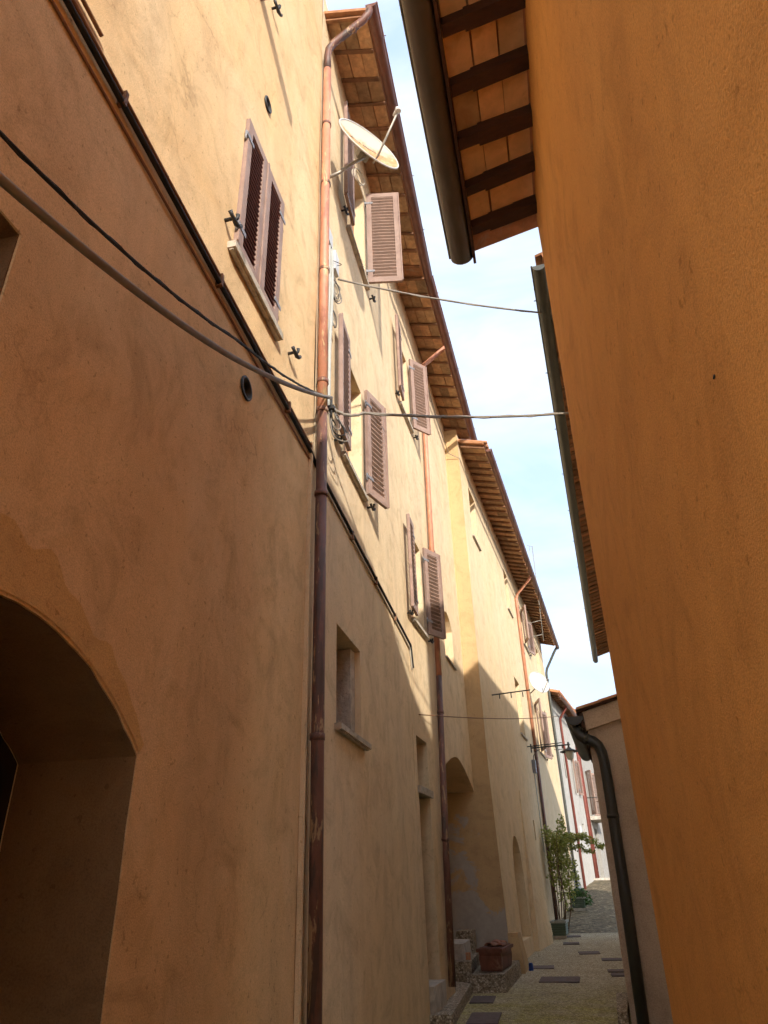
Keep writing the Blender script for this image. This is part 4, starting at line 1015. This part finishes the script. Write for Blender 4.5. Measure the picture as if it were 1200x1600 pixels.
for k in range(40):
    a = k / 39 * 2 * math.pi * 2.6; pts.append(Vector((-1.24 + 0.035 * math.cos(a) + 0.02 * math.sin(a * 0.3), 5.33 + 0.085 * math.cos(a), 9.10 + 0.115 * math.sin(a))))
mb.tube(pts, 0.007, 6); mb.build('cable_coil', M['cable_pale'], d1)
sat_dish((0.34, 23.5, 7.36), (0.56, -0.76, 0.32), 0.36, FC.P(23.75, 0.0, 7.05), 'clean white satellite dish further up the street on the cream house', M['dish_white'])

# ------------------------------------------------------------------ cables
def cable(name, pts, r, mat, label, group=None, seg=8, sag=0.0, n=14, twist=False, parent=None, cat='cable'):
    out = []
    if name == 'loose_loop':
        q = [Vector(p) for p in pts]; q = [q[0]] + q + [q[-1]]
        for i in range(1, len(q) - 2):
            for k in range(8):
                t = k / 8; out.append(0.5 * ((2 * q[i]) + (q[i + 1] - q[i - 1]) * t + (2 * q[i - 1] - 5 * q[i] + 4 * q[i + 1] - q[i + 2]) * t * t + (3 * q[i] - q[i - 1] - 3 * q[i + 1] + q[i + 2]) * t ** 3))
    for a, b in (zip(pts[:-1], pts[1:]) if name != 'loose_loop' else ()):
        a, b = Vector(a), Vector(b)
        for k in range(n):
            t = k / n; p = a.lerp(b, t); p.z -= sag * 4 * t * (1 - t); out.append(p)
    out.append(Vector(pts[-1]))
    mb = MB(); mb.tube(out, r, seg)
    if twist:
        o2 = []
        for k, p in enumerate(out):
            a = k * 1.1; o2.append(p + Vector((0.5 * math.sin(a), 0.2 * math.cos(a), math.cos(a))) * r * 1.3)
        mb.tube(o2, r * 0.6, 6)
    o = mb.build(name, mat, parent)
    if parent is None: tag(o, label, cat, group)
    return o
gcab = 'cables strung across the alley'
cable('overhead_cable', [(-1.35, 0.80, 3.42), (-1.34, 1.08, 3.47), (-1.38, 2.8, 4.22), (-1.46, 5.0, 5.60)], 0.017, M['cable_grey'], 'thick grey cable sagging along the near ochre wall to the downpipe', gcab, sag=0.04)
cable('overhead_cable', [(-1.42, 0.80, 3.60), (-1.40, 1.06, 3.70), (-1.42, 2.9, 4.45), (-1.49, 5.0, 5.62)], 0.008, M['cable_black'], 'thin black twisted cable above the thick grey one on near wall', gcab, sag=0.06, n=30, twist=True)
cable('overhead_cable', [(-1.47, 5.10, 5.55), (-1.20, 5.2, 5.52), (0.80, 6.6, 6.15)], 0.013, M['cable_grey'], 'lower twisted cable crossing the alley from the downpipe bracket', gcab, sag=0.05, n=24, twist=True)
cable('overhead_cable', [(-1.50, 5.36, 7.50), (0.84, 6.4, 7.42)], 0.010, M['cable_grey'], 'upper thin cable crossing the alley beneath the roof gutters', gcab, sag=0.06, n=24, twist=True)
cable('overhead_cable', [(-1.57, 9.95, 3.72), (0.95, 21.0, 5.75)], 0.008, M['cable_brown'], 'single thin wire crossing low above the arched recess', gcab, sag=0.08)
# lines clipped along the left walls
tw = thing('wall_cable', FA.P(2, 0.02, 4.95), 'black cable with brown pipe clipped along the left walls at first floor', 'cable')
cable('black_line', [FA.P(-0.9, 0.028, 5.02), FA.P(1.3, 0.028, 4.99), FA.P(4.80, 0.022, 4.90), FA.P(5.0, 0.012, 4.875), FA.P(5.22, 0.026, 4.84), FA.P(9.5, 0.028, 4.60), FA.P(9.62, 0.028, 4.30)], 0.017, M['cable_black'], '', parent=tw, n=8)
cable('brown_pipe', [FA.P(-0.9, 0.020, 5.085), FA.P(1.3, 0.020, 5.055), FA.P(4.80, 0.020, 4.955)], 0.013, M['cable_brown'], '', parent=tw, n=6)
cable('brown_pipe', [FA.P(-0.9, 0.010, 4.925), FA.P(1.3, 0.010, 4.895), FA.P(4.80, 0.010, 4.83)], 0.008, M['cable_brown'], '', parent=tw, n=6)
cable('pale_line', [FA.P(5.2, 0.015, 4.80), FA.P(9.5, 0.015, 4.555), FA.P(9.62, 0.015, 4.28)], 0.010, M['cable_pale'], '', parent=tw, n=8)
for (y, z) in ((1.75, 5.05), (2.9, 5.01), (4.2, 4.97), (6.2, 4.80), (7.3, 4.74), (8.4, 4.68)):
    mb = MB(); FA.box(mb, y - 0.012, y + 0.012, 0.0, 0.044, z - 0.085, z + 0.012); mb.build('clip', M['cable_brown'], tw)
cable('wall_cable', [FA.P(0.35, 0.02, 5.17), FA.P(1.38, 0.02, 5.16), FA.P(1.53, 0.02, 5.155)], 0.011, M['cable_brown'], 'short brown pipe stub above the black cable at upper left')
# bundle beside the downpipe
tb = thing('conduit_bundle', FA.P(5.1, 0.05, 5.6), 'bundle of pale conduits and junction box beside the salmon downpipe', 'conduit')
for k, (dy, o, r, m_) in enumerate(((5.14, 0.05, 0.016, 'pipe_grey'), (5.20, 0.06, 0.020, 'pipe_grey'), (5.25, 0.035, 0.012, 'cable_pale'), (5.10, 0.03, 0.008, 'cable_black'))):
    cable('conduit', [FA.P(dy + 0.05, o, 7.85), FA.P(dy + 0.03, o + 0.015, 7.2), FA.P(dy, o, 6.4), FA.P(dy - 0.02, o, 5.62)], r, M[m_], '', parent=tb, n=5)
cable('conduit', [FA.P(5.12, 0.03, 10.9), FA.P(5.13, 0.03, 9.4), FA.P(5.16, 0.04, 7.9)], 0.010, M['cable_grey'], '', parent=tb, n=26, twist=True)
mb = MB(); FA.box(mb, 5.34, 5.48, 0.01, 0.08, 7.66, 7.95); mb.build('junction_box', M['box_white'], tb)
mb = MB(); FA.box(mb, 5.10, 5.26, 0.0, 0.07, 7.86, 8.06); mb.build('junction_box', M['box_white'], tb)
for k in range(3):
    cable('loose_loop', [FA.P(5.16, 0.10, 5.60), FA.P(5.22 + 0.05 * k, 0.17 + 0.03 * k, 5.42 - 0.04 * k), FA.P(5.12, 0.14, 5.34 - 0.05 * k), FA.P(5.08, 0.09, 5.52)], 0.007, M['cable_black' if k % 2 else 'cable_grey'], '', parent=tb, n=4)
for k in range(3):
    cable('loose_loop', [FA.P(5.36, 0.06, 7.55), FA.P(5.44 + 0.04 * k, 0.10, 7.36), FA.P(5.38, 0.08, 7.24 - 0.03 * k), FA.P(5.30, 0.05, 7.40)], 0.006, M['cable_grey'], '', parent=tb, n=4)
rw = random.Random(11)
for k in range(9):
    z0 = rw.choice((7.75, 7.45, 7.0, 5.75, 5.6)); y0 = rw.uniform(5.12, 5.34); dy, dz_ = rw.uniform(0.05, 0.20), rw.uniform(-0.28, 0.16)
    cable('loose_loop', [FA.P(y0, 0.05, z0), FA.P(y0 + dy * 0.6, 0.05 + rw.uniform(0.02, 0.10), z0 + dz_ * 0.3 - 0.06), FA.P(y0 + dy, 0.07, z0 + dz_ - 0.1), FA.P(y0 + dy * 0.3, 0.04, z0 + dz_ - 0.02), FA.P(y0 - 0.03, 0.03, z0 + dz_ * 0.5)], rw.choice((0.004, 0.006, 0.009)), M[rw.choice(('cable_grey', 'cable_black', 'cable_pale', 'pipe_grey'))], '', parent=tb)
mb = MB(); FA.box(mb, 5.05, 5.12, 0.0, 0.15, 5.52, 5.56); mb.tube([FA.P(5.08, 0.12, 5.44), FA.P(5.08, 0.12, 5.66)], 0.012, 8); mb.build('bracket', M['iron'], tb)
# cable running under the far eave
cable('wall_cable', [FB.P(12.6, 0.03, 11.45), FB.P(13.6, 0.03, 11.2), FB.P(14.4, 0.10, 10.85), Vector((-0.97, 14.52, 10.75)), FC.P(15.0, 0.03, 10.66), FC.P(22.5, 0.03, 10.66)], 0.008, M['cable_grey'], 'thin cable looping from the shuttered house to the cream house under eave', None, n=8)

# ------------------------------------------------------------------ aerial on the third house
ta = thing('aerial_mast', FC.P(26.0, 0.6, 9.6), 'thin aerial mast bracketed to the cream house at its far eave', 'aerial')
mb = MB(); mb.tube([Vector((0.74, 26.0, 9.5)), Vector((0.82, 26.0, 13.4))], 0.016, 6); mb.build('mast', M['dish_pole'], ta)
mb = MB(); mb.tube([Vector((0.82, 26.0, 13.38)), Vector((0.62, 25.9, 13.42))], 0.010, 6); mb.tube([Vector((0.70, 25.9, 13.41)), Vector((0.70, 26.05, 13.2))], 0.006, 5); mb.build('cross_bar', M['dish_pole'], ta)
for z in (9.75, 10.3):
    mb = MB(); mb.tube([FC.P(26.0, 0, z - 0.1), Vector((0.75, 26.0, z))], 0.012, 6); mb.build('bracket', M['dish_pole'], ta)

# ------------------------------------------------------------------ street lamp
tl = thing('street_lamp', FC.P(22.5, 0, 5.15), 'dark bracket street lamp with round shade reaching over the alley', 'street lamp')
a0 = FC.P(22.5, 0.0, 5.15)
mb = MB(); mb.tube([a0, Vector((0.98, 22.45, 5.17))], 0.022, 8); mb.box((a0.x - 0.02, a0.y - 0.05, 5.02), (a0.x + 0.03, a0.y + 0.05, 5.26)); mb.tube([Vector((0.5, 22.47, 5.16)), Vector((0.5, 22.47, 5.05)), Vector((0.95, 22.45, 5.05))], 0.010, 6); mb.build('arm', M['lamp_metal'], tl)
pts = [FC.P(22.5, 0.02, 4.75), FC.P(22.5, 0.06, 4.92), FC.P(22.5, 0.18, 5.05), FC.P(22.5, 0.36, 5.13)]
mb = MB(); mb.tube(pts, 0.012, 6); mb.build('scroll', M['lamp_metal'], tl)
L0 = Vector((0.93, 22.45, 4.98))
mb = MB(); mb.tube([L0 + Vector((0, 0, 0.02)), L0 + Vector((0, 0, 0.26))], 0.03, 10); mb.lathe([(0.03, 0.12), (0.09, 0.06), (0.27, 0.0), (0.275, -0.02), (0.25, -0.015), (0.08, 0.03)], L0, seg=24); mb.build('shade', M['lamp_metal'], tl)
mb = MB(); mb.lathe([(0.12, 0.0), (0.125, -0.06), (0.105, -0.18), (0.06, -0.24), (0.0, -0.25)], L0 + Vector((0, 0, -0.005)), seg=18); mb.build('bowl', M['bowl'], tl)
tbx = thing('meter_box', FC.P(22.4, 0.05, 4.6), 'small grey electrical box with conduit below the street lamp', 'electrical box')
mb = MB(); FC.box(mb, 22.28, 22.55, 0.0, 0.10, 4.42, 4.78); mb.build('case', M['box_grey'], tbx)
mb = MB(); mb.tube([FC.P(22.42, 0.03, 4.42), FC.P(22.42, 0.03, 2.3)], 0.014, 6); mb.build('conduit', M['pipe_grey'], tbx)

# ------------------------------------------------------------------ steps and blocks by the recess
st = thing('doorstep', (-1.3, 11.0, 0.15), 'low pebbled concrete landing along the left wall before the red tub', 'step')
mb = MB(); mb.hexa([Vector((-1.62, 9.6, 0.0)), Vector((-1.33, 9.75, 0.0)), Vector((-1.36, 12.25, 0.0)), Vector((-1.62, 12.25, 0.0)), Vector((-1.62, 9.62, 0.275)), Vector((-1.345, 9.78, 0.265)), Vector((-1.375, 12.25, 0.30)), Vector((-1.62, 12.25, 0.33))])
mb.build('landing', M['aggregate_block'], st)
blk = thing('concrete_block', (-1.05, 13.0, 0.18), 'pebbled concrete block carrying the red tub', 'block')
mb = MB(); mb.hexa([Vector((-1.36, 12.27, 0.05)), Vector((-0.86, 12.30, 0.05)), Vector((-0.72, 14.3, 0.05)), Vector((-1.36, 14.3, 0.05)), Vector((-1.36, 12.30, 0.40)), Vector((-0.885, 12.33, 0.40)), Vector((-0.75, 14.28, 0.41)), Vector((-1.36, 14.28, 0.41))])
mb.build('lower_tier', M['aggregate_block'], blk)
mb = MB(); mb.hexa([Vector((-2.1, 12.35, 0.05)), Vector((-1.365, 12.35, 0.05)), Vector((-1.365, 14.4, 0.05)), Vector((-2.1, 14.4, 0.05)), Vector((-2.1, 12.36, 0.57)), Vector((-1.37, 12.37, 0.56)), Vector((-1.37, 14.4, 0.58)), Vector((-2.1, 14.4, 0.58))])
mb.build('upper_tier', M['aggregate_block'], blk)
sb = MB(); sb.hexa([Vector((-1.78, 12.6, 0.565)), Vector((-1.48, 12.58, 0.565)), Vector((-1.44, 13.3, 0.565)), Vector((-1.80, 13.3, 0.565)), Vector((-1.77, 12.62, 0.78)), Vector((-1.49, 12.61, 0.77)), Vector((-1.46, 13.28, 0.79)), Vector((-1.79, 13.28, 0.80))])
tag(sb.build('stone_block', M['stone'], None), 'pale squared stone lying on the upper tier in the recess', 'stone')
sb = MB(); sb.box((-1.70, 13.4, 0.585), (-1.42, 13.9, 0.90)); tag(sb.build('stone_block', M['aggregate_block'], None), 'rough pebbled stone behind the pale one in the recess', 'stone')
sb = MB(); sb.box((-1.46, 12.55, 0.565), (-1.39, 12.62, 0.66)); tag(sb.build('brick', M['coppo'], None), 'small brown brick end beside the pale stone', 'brick')
kb = MB(); kb.hexa([Vector((0.50, 9.9, 0.05)), Vector((0.62, 9.9, 0.05)), Vector((0.76, 11.4, 0.05)), Vector((0.60, 11.4, 0.05)), Vector((0.51, 9.92, 0.27)), Vector((0.62, 9.92, 0.27)), Vector((0.76, 11.38, 0.28)), Vector((0.61, 11.38, 0.28))])
tag(kb.build('kerb_block', M['aggregate_block'], None), 'small pebbled kerb block at foot of the black downpipe', 'block')

# ------------------------------------------------------------------ planters
def tub(name, c, w, l, h, mat, rim_mat, label, rz=0.0, ribs=4, soil=True, taper=0.86):
    t = thing(name, c, label, 'planter', 'planters along the left walls')
    R = Matrix.Rotation(rz, 3, 'Z'); C0 = Vector(c)
    def ring(k, z, grow=0.0): return [C0 + R @ Vector((sx * (w / 2 * k + grow), sy * (l / 2 * k + grow), z)) for sx, sy in ((-1, -1), (1, -1), (1, 1), (-1, 1))]
    mb = MB(); levels = []
    lv = [(taper, 0.0, 0.0)]
    for i in range(ribs):
        z0 = h * (0.06 + 0.80 * i / ribs); z1 = h * (0.06 + 0.80 * (i + 0.72) / ribs)
        k0 = taper + (1 - taper) * z0 / h; k1 = taper + (1 - taper) * z1 / h
        lv += [(k0, z0, 0.0), (k0, z0 + 0.006, 0.008), (k1, z1, 0.008), (k1, z1 + 0.006, 0.0)]
    lv += [(1.0, h, 0.0)]
    vs = []; fs = []
    for k, z, g in lv: vs += ring(k, z, g)
    for i in range(len(lv) - 1):
        for q in range(4):
            a, b = i * 4 + q, i * 4 + (q + 1) % 4; fs.append((a, b, b + 4, a + 4))
    fs.append((3, 2, 1, 0)); mb.add(vs, fs); body = mb.build('tub_body', mat, t)
    mb = MB(); o0, o1, i0, i1 = ring(1, h - 0.045, 0.028), ring(1, h, 0.030), ring(1, h - 0.045, -0.02), ring(1, h, -0.02)
    vs = o0 + o1 + i1 + i0; fs = []
    for q in range(4):
        r = (q + 1) % 4
        fs += [(q, r, 4 + r, 4 + q), (4 + q, 4 + r, 8 + r, 8 + q), (8 + q, 8 + r, 12 + r, 12 + q), (12 + q, 12 + r, r, q)]
    mb.add(vs, fs); mb.build('rim', rim_mat, t)
    if soil:
        mb = MB(); mb.add(ring(0.97, h - 0.05), [(0, 1, 2, 3)]); mb.build('soil', M['soil'], t)
    return t
red = tub('planter_tub', (-1.04, 13.05, 0.412), 0.34, 0.95, 0.29, M['planter_red'], M['planter_red'], 'red brown plastic tub topped with broken roof tiles on the concrete block', -0.12, ribs=1, taper=0.90)
mb = MB(); mb.box((-0.16, -0.44, 0), (0.16, 0.44, 0.012)); me = mb.mesh('cover_board'); me.materials.append(M['planter_red']); place('cover_board', me, red, (-1.04, 13.05, 0.705), -0.12)
def tile_piece(loc, L, w, rz, tilt, label, roll=0.0):
    mb = MB(); vs = []; fs = []; N = 9
    for x in (-L / 2, L / 2):
        for rr in (w / 2, w / 2 - 0.014):
            for k in range(N):
                a = math.pi * k / (N - 1); vs.append(Vector((x, -math.cos(a) * rr * (1 + 0.1 * x / L), math.sin(a) * rr * 0.6)))
    for k in range(N - 1): fs += [(k, k + 1, 2 * N + k + 1, 2 * N + k), (N + k + 1, N + k, 3 * N + k, 3 * N + k + 1), (k + 1, k, N + k, N + k + 1), (2 * N + k, 2 * N + k + 1, 3 * N + k + 1, 3 * N + k)]
    fs += [(0, 2 * N, 3 * N, N), (N - 1, 2 * N - 1, 4 * N - 1, 3 * N - 1)]
    mb.add(vs, fs, True); me = mb.mesh('roof_tile'); me.materials.append(M['tile_dull'])
    o = place('loose_roof_tile', me, None, loc, rot=(roll, tilt, rz)); return tag(o, label, 'roof tile', 'loose tiles on the red tub')
tile_piece((-1.08, 12.85, 0.725), 0.30, 0.15, 1.35, 0.05, 'curved tile piece at the near end of red tub')
tile_piece((-1.03, 13.15, 0.728), 0.30, 0.15, 1.60, -0.06, 'curved tile piece lying mid red tub')
tile_piece((-0.98, 13.38, 0.724), 0.26, 0.14, 1.25, 0.08, 'curved tile piece at the far end of red tub')
tile_piece((-0.93, 12.98, 0.722), 0.42, 0.10, 1.48, 0.0, 'narrow tile strip along the street edge of red tub', 0.2)
bl = thing('blue_cap', (-0.585, 14.80, 0.21), 'small blue plastic object on paving by the corner plinth', 'plastic cap')
mb = MB(); mb.lathe([(0.0, 0.12), (0.03, 0.118), (0.038, 0.10), (0.042, 0.0)], (-0.585, 14.80, 0.207), seg=14); mb.build('cap', M['blue'], bl)
gp1 = tub('planter_tub', (0.0, 21.25, 0.36), 0.36, 0.75, 0.32, M['planter_green'], M['planter_rim'], 'green ribbed planter at the foot of the climbing vine, nearer one', -0.10, ribs=5)
for dy in (-0.25, 0.25):
    mb = MB(); mb.box((-0.16, 21.25 + dy - 0.05, 0.29), (0.14, 21.25 + dy + 0.05, 0.358)); mb.build('foot_block', M['stone'], gp1)
gp2 = tub('planter_tub', (0.72, 27.5, 0.76), 0.44, 0.8, 0.32, M['planter_green'], M['planter_rim'], 'green ribbed planter with leafy plants further up the ramp', -0.10, ribs=5)
for dy in (-0.28, 0.28):
    mb = MB(); mb.box((0.52, 27.5 + dy - 0.06, 0.64), (0.90, 27.5 + dy + 0.06, 0.758)); mb.build('foot_block', M['stone'], gp2)
# potted foliage: each plant a thing of its own
def leaves(mb, centre, spread, count, size, rnd, up=0.4):
    for _ in range(count):
        while True:
            q = Vector((rnd.uniform(-1, 1), rnd.uniform(-1, 1), rnd.uniform(-1, 1)))
            if q.length < 1: break
        p = Vector(centre) + Vector((q.x * spread[0], q.y * spread[1], q.z * spread[2]))
        d = Vector((rnd.uniform(-1, 1), rnd.uniform(-1, 1), rnd.uniform(-0.7, 0.5) + up * 0.2)).normalized(); s = size * rnd.uniform(0.6, 1.3)
        w = d.cross(Vector((rnd.uniform(-1, 1), rnd.uniform(-1, 1), rnd.uniform(0.2, 1)))).normalized() * s * 0.34
        nn = d.cross(w).normalized() * s * 0.08
        mb.add([p, p + d * s * 0.35 + w + nn, p + d * s * 0.75 + w * 0.75, p + d * s, p + d * s * 0.75 - w * 0.75, p + d * s * 0.35 - w + nn], [(0, 1, 2, 3, 4, 5)])
rnd = random.Random(5)
pp = thing('pot_plant', (0.72, 27.5, 1.04), 'dark green bushy plant growing in the farther green planter', 'plant')
mb = MB(); leaves(mb, (0.72, 27.35, 1.16), (0.30, 0.42, 0.16), 260, 0.10, rnd); leaves(mb, (0.98, 27.3, 1.02), (0.16, 0.3, 0.22), 110, 0.10, rnd); mb.build('foliage', M['leaf_dark'], pp)
mb = MB()
for k in range(9):
    a = rnd.uniform(0, 6.28); mb.tube([Vector((0.72 + 0.1 * math.cos(a), 27.4 + 0.2 * math.sin(a), 1.02)), Vector((0.72 + 0.24 * math.cos(a), 27.4 + 0.34 * math.sin(a), 1.22))], 0.006, 5)
mb.build('stems', M['stem'], pp)
# climbing vine: stems from the planter base up the wall, crown and an arching branch
vine = thing('climbing_vine', (0.22, 22.3, 0.31), 'yellow green climbing vine trained up the wall with branch arching over alley', 'vine')
mb = MB(); tips = []
for k in range(8):
    bx0 = Vector((0.10 + rnd.uniform(-0.08, 0.10), 22.2 + rnd.uniform(-0.5, 0.6), 0.30)); tp = Vector((0.18 + rnd.uniform(-0.20, 0.42), 22.3 + rnd.uniform(-0.6, 1.2), rnd.uniform(2.1, 2.9)))
    m1 = bx0.lerp(tp, 0.35) + Vector((rnd.uniform(-.08, .08), 0, 0)); m2 = bx0.lerp(tp, 0.7) + Vector((rnd.uniform(-.1, .1), 0, 0))
    mb.tube([bx0, m1, m2, tp], [0.016, 0.013, 0.010, 0.006], 6); tips.append((m2, tp))
br = [Vector((0.25, 22.6, 2.2)), Vector((0.5, 22.7, 2.65)), Vector((0.85, 22.8, 2.75)), Vector((1.15, 22.9, 2.60)), Vector((1.45, 23.0, 2.42))]
mb.tube(br, [0.012, 0.010, 0.008, 0.006, 0.004], 6)
br2 = [Vector((0.3, 22.5, 2.5)), Vector((0.36, 22.5, 2.95)), Vector((0.44, 22.5, 3.25))]
mb.tube(br2, [0.009, 0.007, 0.004], 6); mb.build('stems', M['stem'], vine)
mb = MB()
for (c, s, n_) in (((0.30, 22.5, 2.55), (0.42, 0.7, 0.30), 620), ((0.22, 22.4, 2.15), (0.34, 0.6, 0.35), 420), ((0.32, 22.5, 1.75), (0.26, 0.6, 0.40), 260), ((0.28, 22.4, 1.25), (0.26, 0.55, 0.40), 130),
                   ((0.65, 22.7, 2.66), (0.26, 0.3, 0.13), 150), ((0.95, 22.8, 2.68), (0.2, 0.25, 0.11), 110), ((1.2, 22.9, 2.55), (0.18, 0.2, 0.09), 80), ((1.42, 23.0, 2.42), (0.14, 0.2, 0.09), 60),
                   ((0.75, 22.7, 2.40), (0.3, 0.2, 0.08), 70), ((1.05, 22.8, 2.30), (0.18, 0.2, 0.07), 60), ((0.40, 22.5, 3.02), (0.12, 0.2, 0.26), 70), ((-0.02, 22.2, 2.75), (0.16, 0.4, 0.25), 90), ((0.0, 22.3, 1.7), (0.14, 0.4, 0.3), 60), ((0.62, 23.2, 1.7), (0.12, 0.3, 0.4), 80)):
    leaves(mb, c, s, int(n_ * 1.6), 0.070, rnd)
mb.build('foliage', M['leaf'], vine)
